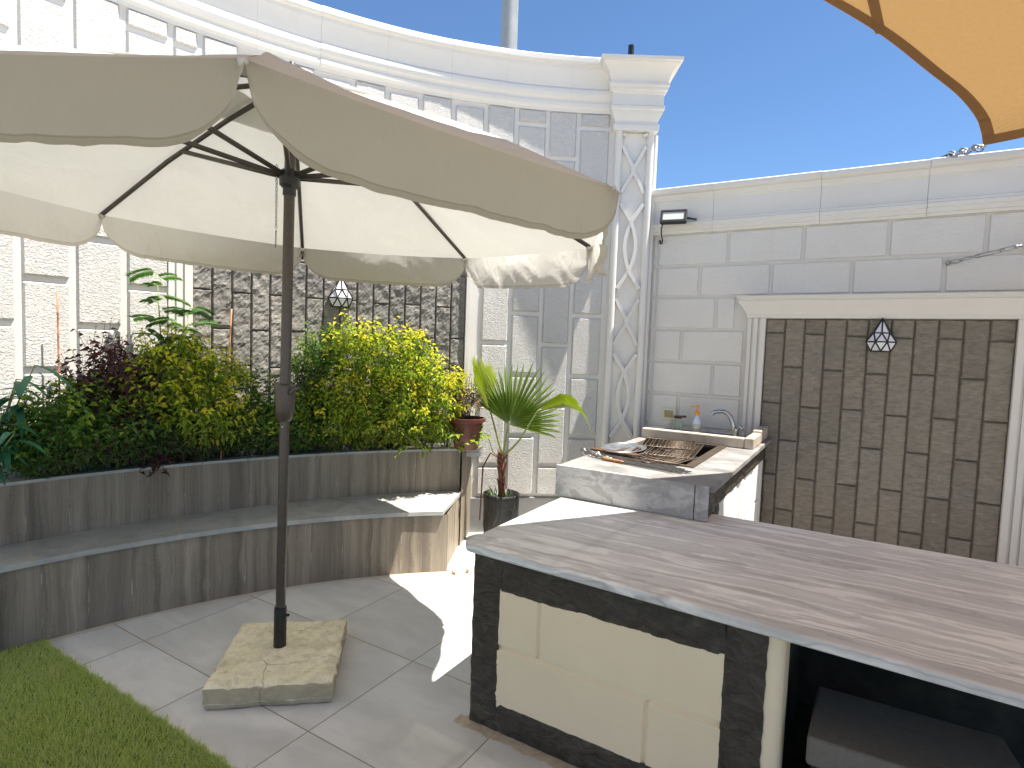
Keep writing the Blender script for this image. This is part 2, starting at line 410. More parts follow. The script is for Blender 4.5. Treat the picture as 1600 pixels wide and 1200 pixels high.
def m_sail():
    g=G('tan shade net'); o=g.obj()
    w=g.wave(g.map(o,(1,1,1),rot=(0,0,.55)),70,1.2,2,2,'X'); w2=g.wave(g.map(o,(1,1,1),rot=(0,0,.55)),16,2.5,3,1.0,'Y')
    n=g.noise(o,2.5,4); f=g.noise(o,45,3)
    c=g.mix(g.math('ADD',g.math('MULTIPLY',w,.3),g.math('MULTIPLY',f,.4)),(.33,.205,.085),(.25,.155,.06))
    tc=g.mix(g.math('ADD',g.math('MULTIPLY',w2,.25),g.math('MULTIPLY',f,.45)),(.30,.178,.064),(.17,.10,.036))
    g.set(c,.9,spec=.05)
    t=g.n('ShaderNodeBsdfTranslucent'); g.link(tc,t.inputs['Color'])
    mx=g.n('ShaderNodeMixShader'); mx.inputs[0].default_value=.5
    g.link(g.b.outputs[0],mx.inputs[1]); g.link(t.outputs[0],mx.inputs[2])
    tr=g.n('ShaderNodeBsdfTransparent'); m2=g.n('ShaderNodeMixShader'); m2.inputs[0].default_value=.018
    g.link(mx.outputs[0],m2.inputs[1]); g.link(tr.outputs[0],m2.inputs[2]); g.link(m2.outputs[0],g.out.inputs['Surface'])
    return g.m
SAIL=m_sail()
HEM=m_fabric('brown sail webbing',(.23,.13,.06),.12,300,False,(.4,.22,.1))
REDHEM=m_fabric('dark red sail webbing',(.20,.05,.04),.1,300,False)
def m_leaf(name, cols, trans=.35, tmul=1.5):
    g=G(name); isl=g.n('ShaderNodeNewGeometry').outputs['Random Per Island']; o=g.obj()
    c=g.ramp(isl,[(i/(len(cols)-1),c) for i,c in enumerate(cols)])
    c=g.mix(g.ramp(g.noise(o,6,3),[(.4,0.0),(.7,.25)]),c,tuple(x*.7 for x in cols[0]))
    g.set(c,.42,spec=.4)
    t=g.n('ShaderNodeBsdfTranslucent'); g.link(g.mix(1.0,c,(tmul,tmul*1.05,tmul*.6),'MULTIPLY'),t.inputs['Color'])
    mx=g.n('ShaderNodeMixShader'); mx.inputs[0].default_value=trans
    g.link(g.b.outputs[0],mx.inputs[1]); g.link(t.outputs[0],mx.inputs[2]); g.link(mx.outputs[0],g.out.inputs['Surface'])
    return g.m
L_YEL=m_leaf('yellow young leaf',[(.36,.40,.03),(.52,.54,.045),(.62,.58,.055),(.58,.44,.055)],.5)
L_LIME=m_leaf('lime leaf',[(.15,.25,.026),(.24,.34,.034),(.36,.42,.045)],.48)
L_GRN=m_leaf('green leaf',[(.05,.125,.02),(.09,.19,.03),(.14,.25,.045)],.45)
L_DRK=m_leaf('dark green leaf',[(.022,.055,.014),(.038,.085,.022),(.06,.115,.03)],.35)
L_BLU=m_leaf('blue-green strap leaf',[(.025,.11,.06),(.045,.17,.10),(.08,.25,.16)],.35)
L_PUR=m_leaf('purple leaf',[(.045,.014,.022),(.08,.03,.04),(.13,.055,.06)],.25,1.3)
L_PINN=m_leaf('fresh green leaflet',[(.04,.11,.025),(.06,.15,.035),(.08,.18,.045)],.4)
L_PALM=m_leaf('palm frond green',[(.17,.26,.05),(.23,.33,.07),(.30,.38,.10)],.45)
L_PALMY=m_leaf('palm frond yellow green',[(.30,.36,.05),(.36,.42,.06),(.42,.44,.10)],.45)
L_DEAD=m_leaf('dry leaf',[(.22,.11,.05),(.30,.16,.08),(.40,.26,.15)],.2)
BARK=simple('brown bark',(.07,.05,.036),.9,0,.4,60,.6)
PTRUNK=simple('reddish fibrous palm trunk',(.17,.07,.045),.9,0,.5,50,.7)
PETI=simple('green petiole',(.22,.26,.08),.5,0,.25,40,.1)
CANE=simple('orange bamboo cane',(.42,.20,.10),.6,0,.25,30,.15)
TERRA=simple('brown plastic planter',(.115,.035,.025),.45,0,.15,15,.1)
BAG=None
def m_bag():
    g=G('black grow bag'); o=g.obj(); n=g.noise(g.map(o,(1,1,.35)),14,4,.5,1.5)
    return g.set((.012,.012,.013),.42,g.bump(n,.8,.02),spec=.5)
BAG=m_bag()
def m_glass(name,col,rough=.15):
    g=G(name); n=g.noise(g.obj(),6,3)
    return g.set(g.mix(n,col,tuple(min(1,x*1.05) for x in col)),rough,None,None,.5)
OPAL=m_glass('opal white lamp glass',(.78,.79,.84),.2)
LENS=m_glass('frosted flood lens',(.50,.53,.48),.25)
def m_clear(name,col,tr=.8):
    g=G(name); n=g.noise(g.obj(),20,2); g.set(g.mix(n,col,tuple(x*.9 for x in col)),.08); g.b.inputs['Transmission Weight'].default_value=tr; g.b.inputs['IOR'].default_value=1.4
    return g.m
CLEARB=m_clear('clear bluish bottle',(.80,.86,.95)); CLEARG=m_clear('greenish glass',(.72,.85,.72))
ORANGE=simple('orange plastic',(.80,.30,.03),.35,0,.05,30,.02)
LIQ=simple('pale blue soap',(.62,.70,.84),.3,0,.08,30,.02)
IVORY=simple('ivory plastic',(.62,.58,.46),.4,0,.06,40,.02); TAN=simple('tan rocker plate',(.30,.25,.13),.4,0,.1,40,.02)
FOIL=simple('dull blue-grey tin',(.42,.46,.50),.25,.85,.2,14,.2)
SLABG=simple('grey foam-like slab',(.17,.155,.125),.8,0,.1,60,.3)
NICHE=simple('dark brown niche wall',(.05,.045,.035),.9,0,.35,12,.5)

# ------------------------------------------------------------------ camera, light, world
def setup_camera():
    cam = bpy.data.cameras.new('camera'); ob = bpy.data.objects.new('camera', cam); COL.objects.link(ob)
    f=903.5; cam.sensor_fit='HORIZONTAL'; cam.sensor_width=36; cam.lens=f*36/1600
    yaw,pit,rol=[math.radians(a) for a in (31.05,3.554,2.05)]
    Bm=Matrix(((1,0,0),(0,0,-1),(0,1,0)))
    Rz=Matrix(((math.cos(yaw),math.sin(yaw),0),(-math.sin(yaw),math.cos(yaw),0),(0,0,1)))
    Rx=Matrix(((1,0,0),(0,math.cos(pit),-math.sin(pit)),(0,math.sin(pit),math.cos(pit))))
    Rr=Matrix(((math.cos(rol),-math.sin(rol),0),(math.sin(rol),math.cos(rol),0),(0,0,1)))
    Mw=Rr@Rx@Bm@Rz
    r,d,fw=[V3(Mw[i]) for i in range(3)]
    m=Matrix((( r.x,-d.x,-fw.x,0),(r.y,-d.y,-fw.y,0),(r.z,-d.z,-fw.z,1.6),(0,0,0,1)))
    ob.matrix_world=m; cam.clip_end=1000; cam.clip_start=.05
    S.camera=ob
setup_camera()
SUN=V3((.333,.122,1)).normalized()
sl=bpy.data.lights.new('sun','SUN'); sl.energy=5.0; sl.angle=math.radians(.53); sl.color=(1,.935,.84)
so=bpy.data.objects.new('sun',sl); COL.objects.link(so); so.rotation_euler=SUN.to_track_quat('Z','Y').to_euler(); so.location=(3,2,10)
w=bpy.data.worlds.new('World'); S.world=w; w.use_nodes=True
nt=w.node_tree; bg=nt.nodes['Background']; sky=nt.nodes.new('ShaderNodeTexSky'); sky.sky_type='NISHITA'; sky.sun_disc=False
sky.sun_elevation=math.asin(SUN.z); sky.sun_rotation=math.atan2(SUN.x,SUN.y); sky.altitude=900; sky.dust_density=.25; sky.ozone_density=4.5; sky.air_density=1.0
mxs=nt.nodes.new('ShaderNodeMix'); mxs.data_type='RGBA'; mxs.blend_type='MULTIPLY'; mxs.inputs[0].default_value=1; mxs.inputs[7].default_value=(.86,.99,1.07,1); nt.links.new(sky.outputs[0],mxs.inputs[6]); nt.links.new(mxs.outputs[2],bg.inputs[0]); bg.inputs[1].default_value=.068
S.view_settings.view_transform='Standard'; S.view_settings.look='None'; S.view_settings.gamma=1; S.view_settings.exposure=1.38
S.cycles.max_bounces=8; S.cycles.diffuse_bounces=5; S.cycles.transparent_max_bounces=8
try: S.cycles.use_denoising=True
except Exception: pass

# ------------------------------------------------------------------ ground and floor
mb=MB(); mb.add([(-300,-300,-.06),(300,-300,-.06),(300,300,-.06),(-300,300,-.06)],[(0,1,2,3)])
tag(build('ground',mb,SAND),kind='structure')
mb=MB(); mb.add([(-5.2,-7,0),(6,-7,0),(6,5.0,0),(-5.2,5.0,0)],[(0,1,2,3)])
tag(build('patio_floor',mb,FLOOR),kind='structure')
# turf: backing plus blades
def turf():
    mb=MB(); mb.add([(-4.3,-3,.004),(1.2,-3,.004),(1.2,1.235,.004),(-4.3,1.235,.004)],[(0,1,2,3)])
    tag(build('turf_backing',mb,TURFB),kind='structure')
    r=np.random.RandomState(3)
    def field(n,x0,x1,y0,y1,s=1.0):
        x=r.uniform(x0,x1,n); y=r.uniform(y0,y1,n); return np.stack([x,y],1),np.full(n,s)
    A=[field(72000,-3.75,-1.55,.45,1.245),field(9000,-4.2,.6,-.8,.45,1.8),field(5000,-1.55,.4,.4,1.245,1.5)]
    # ragged edge tufts spilling over the tiles
    ne=2600; xe=r.uniform(-3.7,-1.4,ne); ye=1.235+np.abs(r.normal(0,.010,ne))*(0.4+np.sin(xe*23)**2); A.append((np.stack([xe,ye],1),np.full(ne,1.0)))
    P=np.concatenate([a[0] for a in A]); sc=np.concatenate([a[1] for a in A]); n=len(P)
    cx,cy,R=-.112,.634,3.46
    keep=np.hypot(P[:,0]-cx,P[:,1]-cy)<R; P=P[keep]; sc=sc[keep]; n=len(P)
    h=r.uniform(.016,.030,n)*np.where(sc>1,1.1,1); a=r.uniform(0,2*np.pi,n); wd=r.uniform(.0012,.0022,n)*sc
    comb=np.sin(P[:,0]*5+P[:,1]*9)*.35
    la=r.normal(2.6,.9,n)+comb; ln=r.uniform(.006,.024,n)
    bx=np.cos(a)*wd; by=np.sin(a)*wd
    v=np.zeros((n,3,3))
    v[:,0]=np.stack([P[:,0]-bx,P[:,1]-by,np.full(n,.004)],1)
    v[:,1]=np.stack([P[:,0]+bx,P[:,1]+by,np.full(n,.004)],1)
    v[:,2]=np.stack([P[:,0]+np.cos(la)*ln,P[:,1]+np.sin(la)*ln,h],1)
    me=bpy.data.meshes.new('turf_grass'); me.vertices.add(n*3); me.vertices.foreach_set('co',v.reshape(-1))
    me.loops.add(n*3); me.loops.foreach_set('vertex_index',np.arange(n*3,dtype=np.int32))
    me.polygons.add(n); me.polygons.foreach_set('loop_start',np.arange(0,n*3,3,dtype=np.int32)); me.polygons.foreach_set('loop_total',np.full(n,3,dtype=np.int32))
    me.update(); me.validate(); me.materials.append(TURF)
    o=bpy.data.objects.new('turf_grass',me); COL.objects.link(o)
    tag(o,'green artificial grass with a ragged edge on the pale tiles','grass',kind='stuff')
turf()

# ------------------------------------------------------------------ curved wall
WC=(.304,.908); WR=4.42
def WP(s, r, z=None):            # arc length s measured on radius WR
    a=s/WR; x,y=WC[0]+r*math.cos(a),WC[1]+r*math.sin(a)
    return (x,y) if z is None else (x,y,z)
def PA(deg, r, z):
    a=math.radians(deg); return V3((WC[0]+r*math.cos(a),WC[1]+r*math.sin(a),z))
S0,S1=9.262,16.6
def sweep_arc(mb, prof, s0, s1, n, close=True):
    # prof: list of (out, z): out = distance proud of the wall face
    m=len(prof); vs=[]; fs=[]
    for i in range(n+1):
        s=s0+(s1-s0)*i/n
        for (o,z) in prof: vs.append(WP(s,WR-o,z))
    for i in range(n):
        for k in range(m-1): fs.append((i*m+k,i*m+k+1,(i+1)*m+k+1,(i+1)*m+k))
    if close:
        fs.append(tuple(range(m))); fs.append(tuple(range(n*m,n*m+m))[::-1])
    mb.add(vs,fs)
def block(mb, P, u0,u1,z0,z1, h, bev, nu=1, nz=1, jit=0, flip=False):
    # raised block; P(u, out, z) maps to 3D
    us=[u0]+[u0+bev+(u1-u0-2*bev)*i/nu for i in range(nu+1)]+[u1]
    zs=[z0]+[z0+bev+(z1-z0-2*bev)*i/nz for i in range(nz+1)]+[z1]
    vs=[];fs=[];nuv=len(us)
    for j,z in enumerate(zs):
        for i,u in enumerate(us):
            edge=(i in(0,nuv-1)) or (j in (0,len(zs)-1))
            o=0.0 if edge else h+ (rnd.uniform(-jit,jit) if jit else 0)
            vs.append(P(u,o,z))
    for j in range(len(zs)-1):
        for i in range(nuv-1):
            a=j*nuv+i; q=(a,a+1,a+nuv+1,a+nuv); fs.append(q[::-1] if flip else q)
    mb.add(vs,fs)

cw=thing('curved_wall','tall curved white stone wall with a cornice behind the planter','wall',(-2.8,4.1,0))
mb=MB(); sweep_arc(mb,[(0,0),(0,3.98),(-.28,3.98),(-.28,0)],S0,S1,110)
build('wall_core',mb,WJOINT,cw,smooth=True,autosmooth=30)
joints=[9.30,9.580,9.843,10.111,10.371,10.643,10.914,11.179,11.444,11.712,11.963,12.23,12.479,12.65,12.912,13.175,13.430,13.686]
while joints[-1]<S1: joints.append(joints[-1]+.257)
PN0,PN1,PNT=10.36,12.66,2.93       # framed panel opening (outer)
mb=MB()
PW=lambda s,o,z: WP(s,WR-o-.001,z)
for k in range(len(joints)-1):
    a,b=joints[k],joints[k+1]; par=k%2     # k=0: 9.30-9.58 = A
    # parity flips through the narrow column
    A = (par==0) if a<12.4 else (par==1)
    if 12.4<a<12.6: A=True
    off=.10 if 10.3<a<12.3 else 0.0
    z0s=(3.48+off if A else 3.22+off*.3)
    zs=[3.615]; z=z0s
    while z>.35: zs.append(z); z-=.527
    zs.append(.312)
    for i in range(len(zs)-1):
        zt,zb=zs[i]-.016,zs[i+1]+.016
        if i==0: zt=3.60
        aa,bb=a+.0175,b-.0175
        if bb>PN0 and aa<PN1:
            if zt<=PNT: continue
            zb=max(zb,PNT+.02)
            if zt-zb<.03: continue
        if zt-zb<.03: continue
        block(mb,PW,aa,bb,zb,zt,.020,.011,4,3,.0012,True)
build('block_face',mb,WROUGH,cw)
mb=MB()
CPROF=[(o*.60 if o>0 else o,z) for o,z in [(0,3.602),(.030,3.602),(.034,3.625),(.062,3.645),(.066,3.675),(.052,3.682),(.054,3.70),(.082,3.718),(.092,3.745),(.090,3.775),(.062,3.795),(.066,3.815),(.078,3.86),(.098,3.905),(.118,3.938),(.120,3.965),(.150,3.972),(.158,3.985),(.158,4.02),(.145,4.03),(-.29,4.03),(-.29,3.97),(-.02,3.97)]]
s=9.26
lens=[.40,.55,.46,.52,.5,.44,.58,.5]
k=0
while s<S1:
    e=min(s+lens[k%8]*1.0,S1); dj=rnd.uniform(-.0022,.0022)
    sweep_arc(mb,[(o+(dj if o>0.02 else 0),z+dj*.7) for o,z in CPROF],s+.0005,e-.0005,6); s=e; k+=1
build('cornice',mb,WHITE,cw,smooth=True,autosmooth=14)
mb=MB(); sweep_arc(mb,[(-.01,0.0),(.016,0.0),(.016,.297),(.010,.306),(-.01,.306)],9.3,10.42,24)
build('skirting',mb,SKIRT,cw)
# stone panel: stones as displaced grids
def stone(mb,P,u0,u1,z0,z1,h,amp,nu,nz,hs=(9,9),seed=0,bev=.008,flip=False):
    vs=[];fs=[]
    us=[u0,u0+bev*.35]+[u0+bev+(u1-u0-2*bev)*i/nu for i in range(nu+1)]+[u1-bev*.35,u1]
    zs=[z0,z0+bev*.35]+[z0+bev+(z1-z0-2*bev)*i/nz for i in range(nz+1)]+[z1-bev*.35,z1]
    NU=len(us)
    for j,z in enumerate(zs):
        for i,u in enumerate(us):
            d=min(i,NU-1-i,j,len(zs)-1-j)
            if d==0: o=-.004
            else:
                q=mnoise.noise(V3((u*hs[0]+seed,z*hs[1],seed*1.7)))*.6+abs(mnoise.noise(V3((u*hs[0]*2.3,z*hs[1]*2.3+seed,5.1))))*.55+mnoise.noise(V3((u*hs[0]*5,z*hs[1]*5,seed)))*.25
                o=(h if d>1 else h*.55)+amp*q
            eu=.0042*mnoise.noise(V3((z*26,seed*3.1+(0 if i<NU/2 else 9),2.0)))*(1 if min(i,NU-1-i)<3 else 0)*(1 if bev>.0085 else .5)
            ez=.0042*mnoise.noise(V3((u*26,seed*2.3+(0 if j<len(zs)/2 else 9),7.0)))*(1 if min(j,len(zs)-1-j)<3 else 0)
            vs.append(P(u+eu,o,z+ez))
    for j in range(len(zs)-1):
        for i in range(NU-1):
            a=j*NU+i; q=(a,a+1,a+NU+1,a+NU); fs.append(q[::-1] if flip else q)
    mb.add(vs,fs)
P0,P1,PT=10.495,12.531,2.75
mb=MB(); mg=MB()
ncol=16; wcol=(P1-P0)/ncol
for c in range(ncol):
    a=P0+c*wcol; z=PT-( .02 if c%2 else .29); zs=[PT]
    z=2.44 if c%2 else 2.18
    zs=[PT]
    while z>.75: zs.append(z+rnd.uniform(-.008,.008)); z-=.52
    zs.append(.72)
    for i in range(len(zs)-1):
        stone(mb,lambda u,o,zz:WP(u,WR-o-.006,zz),a+.0028,a+wcol-.0028,zs[i+1]+.002,zs[i]-.002,.016,.017,7,int(max(4,(zs[i]-zs[i+1])*52)),(15,15),c*3.1+i,.008,True)
sp=build('stone_panel',mb,ROCK_L,cw,smooth=False)
mg=MB(); sweep_arc(mg,[(.0025,.70),(.0025,PT)],P0-.01,P1+.01,40,False)
build('panel_backing',mg,GROUT,sp)
mb=MB()
for (a,b) in ((P1-.002,12.668),(10.398,P0+.002)):
    for (u0,u1,h) in ((a,a+(b-a)*.34,.050),(a+(b-a)*.34,a+(b-a)*.68,.036),(a+(b-a)*.68,b,.024)) if a>12 else ((a,a+(b-a)*.32,.024),(a+(b-a)*.32,a+(b-a)*.66,.036),(a+(b-a)*.66,b,.050)):
        sweep_arc(mb,[(-.01,.5),(h,.5),(h,PT+.004),(-.01,PT+.004)],u0,u1,2)
sweep_arc(mb,[(-.01,PT),(.05,PT),(.05,PT+.02),(.06,PT+.03),(.085,PT+.09),(.10,PT+.12),(.10,PT+.15),(-.01,PT+.15)],10.34,12.73,40)
build('panel_frame',mb,WHITE,cw,smooth=True,autosmooth=28)

# ------------------------------------------------------------------ corner pillar
tv=V3((.857,.515,0)).normalized(); nv=V3((tv.y,-tv.x,0))
pL=V3((-1.888,4.690,0)); pR=V3((-1.610,4.857,0))
corner=[pL,pR,pR-nv*.26,pL-nv*.26]
def offpoly(poly,o):
    out=[];n=len(poly)
    for i in range(n):
        p0,p1,p2=poly[i-1],poly[i],poly[(i+1)%n]
        d1=(p1-p0).normalized(); d2=(p2-p1).normalized()
        n1=V3((d1.y,-d1.x,0)); n2=V3((d2.y,-d2.x,0))
        b=(n1+n2); b=b/ max(.35,(1+n1.dot(n2)))
        out.append(p1+b*o)
    return out
pil=thing('corner_pillar','white corner pillar with carved lattice and a flared capital','pillar',(-1.75,4.85,0))
def loft(mb, poly, prof):
    m=len(poly); vs=[];fs=[]
    for (o,z) in prof: vs+= [(p.x,p.y,z) for p in offpoly(poly,o)]
    for k in range(len(prof)-1):
        for i in range(m): fs.append((k*m+i,k*m+(i+1)%m,(k+1)*m+(i+1)%m,(k+1)*m+i))
    fs.append(tuple(range(m))[::-1]); q=(len(prof)-1)*m; fs.append(tuple(range(q,q+m)))
    mb.add(vs,fs)
mb=MB(); loft(mb,[pL-nv*.030+tv*.002,pR-nv*.030-tv*.012,pR-nv*.25-tv*.012,pL-nv*.25+tv*.002],[(0,0),(0,3.45)])
build('shaft',mb,WHITE,pil)
mb=MB(); Lf=(pR-pL).length
def PP(u,o,z): p=pL+tv*u+nv*o; return V3((p.x,p.y,z))
def obox(mb,u0,u1,o0,o1,z0,z1):
    vs=[PP(u,o,z) for z in (z0,z1) for (u,o) in ((u0,o0),(u1,o0),(u1,o1),(u0,o1))]
    mb.add(vs,[(0,1,2,3)[::1],(4,7,6,5),(0,4,5,1),(1,5,6,2),(2,6,7,3),(3,7,4,0)])
for (u0,u1,ob_) in ((0,.058,0),(Lf-.058,Lf,0),(Lf+.004,Lf+.05,-.075)):
    prof=[]
    n=8
    c=(u0+u1)/2; r=(u1-u0)/2
    vs=[];fs=[]
    for z in (0.0,3.455):
        vs.append(PP(u0,-.05+ob_,z))
        for i in range(n+1):
            t=PI-PI*i/n; vs.append(PP(c+r*math.cos(t), -.014+ob_+ .022*math.sin(t), z))
        vs.append(PP(u1,-.05+ob_,z))
    m=n+3
    for i in range(m-1): fs.append((i,i+1,m+i+1,m+i))
    mb.add(vs,fs)
build('border_rib',mb,WHITE,pil,smooth=True,autosmooth=40)
# carved lattice: two interlaced wavy bands plus diagonals
mb=MB()
def band(mb, pts, wd, o1):
    vs=[];fs=[]
    for i,(u,z) in enumerate(pts):
        a=pts[max(i-1,0)]; b=pts[min(i+1,len(pts)-1)]
        d=V3((b[0]-a[0],b[1]-a[1],0)).normalized(); nx,nz=-d.y,d.x
        for (sx,oo) in ((-1,-.032),(-.85,o1),(.85,o1),(1,-.032)):
            uu=min(max(u+nx*wd*sx,.052),Lf-.052)
            vs.append(PP(uu,oo,z+nz*wd*sx))
    for i in range(len(pts)-1):
        for k in range(3): fs.append((i*4+k,i*4+k+1,(i+1)*4+k+1,(i+1)*4+k))
    mb.add(vs,fs)
mid=Lf/2; PERZ=1.28; ZC=2.50; VH=.21; UB=.098
def lobes(z):
    d=(z-ZC+PERZ/2)%PERZ-PERZ/2          # signed distance from the nearest almond centre
    if abs(d)<VH: return .046*math.cos(PI*d/(2*VH)), None
    t=(abs(d)-VH)/(PERZ/2-VH)            # 0 at crossing, 1 midway between almonds
    return .150*math.sin(PI*t*.62), .150*math.sin(PI*(1-t)*.55)-.010
def split_band(fn,wd,o1):
    run=[]
    for i in range(361):
        z=.42+3.02*i/360; u=fn(z)
        if u is not None and abs(u-mid)<UB: run.append((u,z))
        else:
            if len(run)>2: band(mb,run,wd,o1)
            run=[]
    if len(run)>2: band(mb,run,wd,o1)
for sg in (1,-1):
    split_band(lambda z:mid+sg*lobes(z)[0],.018,.002+.001*sg)
    split_band(lambda z:None if lobes(z)[1] is None else mid+sg*lobes(z)[1],.0165,-.002+.001*sg)
build('carved_lattice',mb,WHITE,pil)
mb=MB()
loft(mb,corner,[(o_,3.455+(z_-3.455)*.85) for o_,z_ in [(a_*.84,b_) for a_,b_ in [(-.02,3.455),(.030,3.455),(.034,3.47),(.034,3.512),(.022,3.52),(.020,3.545),(.038,3.58),(.058,3.615),(.060,3.64),(.072,3.65),(.074,3.675),(.062,3.685),(.060,3.79),(.070,3.80),(.074,3.815),(.090,3.825),(.094,3.855),(.104,3.862),(.104,3.885),(.090,3.892),(.094,3.92),(.112,3.97),(.150,4.02),(.178,4.045),(.180,4.058),(.200,4.062),(.202,4.092),(-.05,4.098)]]])
build('capital',mb,WHITE,pil,smooth=True,autosmooth=28)

# ------------------------------------------------------------------ right wall
RY=5.0
rw=thing('straight_wall','lower straight cream block wall with a moulded top and framed dark panel','wall',(0,5.0,0))
mb=MB(); mb.box(-1.66,6.5,RY,RY+.22,0,2.94); build('wall_core',mb,WJOINT2,rw)
mb=MB(); PR_=lambda u,o,z:(u,RY-o-.001,z)
rows=[(2.620,2.346,0),(2.346,2.086,1),(2.086,1.811,0),(1.811,1.536,1),(1.536,1.255,0),(1.255,.978,1),(.978,.70,0),(.70,.42,1),(.42,.14,0)]
def clip_block(x0,x1,z0,z1):
    # opening incl. jambs and head
    if z1<=1.93 or (z0<1.93 and z1>1.93 and False):
        if x0>=-.812 and x1<=1.03: return None
        if x0<-.812<x1: x1=-.812-.012
        elif x0<1.03<x1: x0=1.03+.012
    elif z0<2.08:
        if x0>=-.89 and x1<=1.10:
            z0=2.09
        elif x0<-.89<x1 and x1<=1.1: x1=-.90
        elif x1>1.10>x0: x0=1.11
    return (x0,x1,z0,z1) if x1-x0>.03 and z1-z0>.04 else None
for (zt,zb,kd) in rows:
    js=[-1.615,-1.575]
    x=-.99 if kd==0 else -1.205
    if zt<1.9 and kd==1: x=-1.33
    if zt<2.1 and kd==0: x=-1.06
    st=.551
    while x<6.4: js.append(x); x+=st
    js.append(6.4)
    for i in range(len(js)-1):
        r_=clip_block(js[i],js[i+1],zb,zt)
        if not r_: continue
        x0,x1,z0,z1=r_
        g_=.008 if i==0 else .0115
        block(mb,PR_,x0+g_,x1-g_,z0+.0115,z1-.0115,.012,.006,4,2,.0008)
build('block_face',mb,WBLOCK,rw)
mb=MB()
RPROF=[(-.02,2.617),(.026,2.617),(.030,2.635),(.044,2.640),(.046,2.668),(.058,2.674),(.062,2.70),(.052,2.706),(.054,2.724),(.036,2.730),(.036,2.888),(.048,2.895),(.056,2.915),(.058,2.935),(.088,2.942),(.10,2.955),(.102,2.985),(.094,2.992),(-.26,2.995),(-.26,2.94)]
def sweep_x(mb,prof,x0,x1):
    m=len(prof); vs=[(x,RY-o,z) for x in (x0,x1) for (o,z) in prof]
    mb.add(vs,[(k,k+1,m+k+1,m+k) for k in range(m-1)]+[tuple(range(m)),tuple(range(m,2*m))[::-1]])
x=-1.64; k=0
lx=[.52,.78,.66,.72,.7]
while x<6.5:
    e=min(x+lx[k%5],6.5); dj=rnd.uniform(-.0025,.0025)
    sweep_x(mb,[(o+(dj if o>.02 else 0),z+dj) for o,z in RPROF],x+.001,e-.001); x=e; k+=1
build('cornice',mb,WHITE,rw,smooth=True,autosmooth=14)
# framed panel
mb=MB(); X0,X1,ZT=-.668,.862,1.905
ncol=11; wc=(X1-X0)/ncol
for c in range(ncol):
    a=X0+c*wc; z=(1.796 if c%2==0 else 1.524)-.003*c; zs=[ZT]
    while z>.2: zs.append(z+rnd.uniform(-.012,.012)); z-=.556
    zs.append(.10)
    for i in range(len(zs)-1):
        stone(mb,lambda u,o,zz:(u,RY-o-.006,zz),a+.004,a+wc-.004,zs[i+1]+.004,zs[i]-.004,.011,.009,5,int(max(4,(zs[i]-zs[i+1])*34)),(7,17),c*2.3+i,.009)
sp=build('stone_panel',mb,ROCK_R,rw)
mg=MB(); mg.add([(X0-.01,RY-.003,.05),(X1+.01,RY-.003,.05),(X1+.01,RY-.003,ZT),(X0-.01,RY-.003,ZT)],[(0,1,2,3)])
build('panel_backing',mg,GROUT,sp)
def jamb(x0,x1,flip):
    mb=MB(); w_=x1-x0; st=[(0,.30,.050),(.30,.42,.030),(.42,.68,.042),(.68,.78,.024),(.78,1,.034)]
    for (a,b,h) in st:
        if flip: a,b=1-b,1-a
        mb.box(x0+a*w_,x0+b*w_,RY-h,RY+.01,0,ZT+.002)
    return mb
build('frame_jamb',jamb(-.802,X0,True),WHITE,rw,bevel=.004)
build('frame_jamb',jamb(X1,1.0,False),WHITE,rw,bevel=.004)
mb=MB()
HPROF=[(-.01,ZT+.003),(.050,ZT+.003),(.052,ZT+.020),(.058,ZT+.024),(.058,ZT+.034),(.066,ZT+.055),(.086,ZT+.090),(.108,ZT+.122),(.112,ZT+.135),(.104,ZT+.140),(.108,ZT+.152),(.122,ZT+.158),(.122,ZT+.172),(-.01,ZT+.174)]
def head(mb,x0,x1):
    m=len(HPROF); vs=[]
    for (x,sg) in ((x0,-1),(x1,1)):
        for (o,z) in HPROF: vs.append((x+sg*max(0,o-.05)*1.1,RY-o,z))
    mb.add(vs,[(k,k+1,m+k+1,m+k) for k in range(m-1)]+[tuple(range(m)),tuple(range(m,2*m))[::-1]])
head(mb,-.805,1.003)
build('frame_head',mb,WHITE,rw,smooth=True,autosmooth=28)

# ------------------------------------------------------------------ bench and planter
def circ_pt(c,R,s,z=None):
    a=s/R; p=(c[0]+R*math.cos(a),c[1]+R*math.sin(a)); return p if z is None else (*p,z)
BC,BR=(-.112,.634),3.470       # bench front
PC,PRr=(.593,.644),4.519       # planter front
def ang(c,p): return math.atan2(p[1]-c[1],p[0]-c[0])%(2*PI)
bs0=ang(BC,(-2.446,3.228))*BR; bs1=math.radians(214)*BR
ps0=ang(PC,(-2.672,3.70))*PRr; ps1=math.radians(206)*PRr
NA=70
bench=thing('curved_bench','low curved bench clad in grey wood-look tiles with a slate-grey seat','bench',(-2.75,2.8,0))
mb=MB()
mb.grid(lambda u,v:(*circ_pt(BC,BR+.006,bs0+(bs1-bs0)*u,v*.412+.0),(bs0+(bs1-bs0)*u),v*.412),NA,1,True)
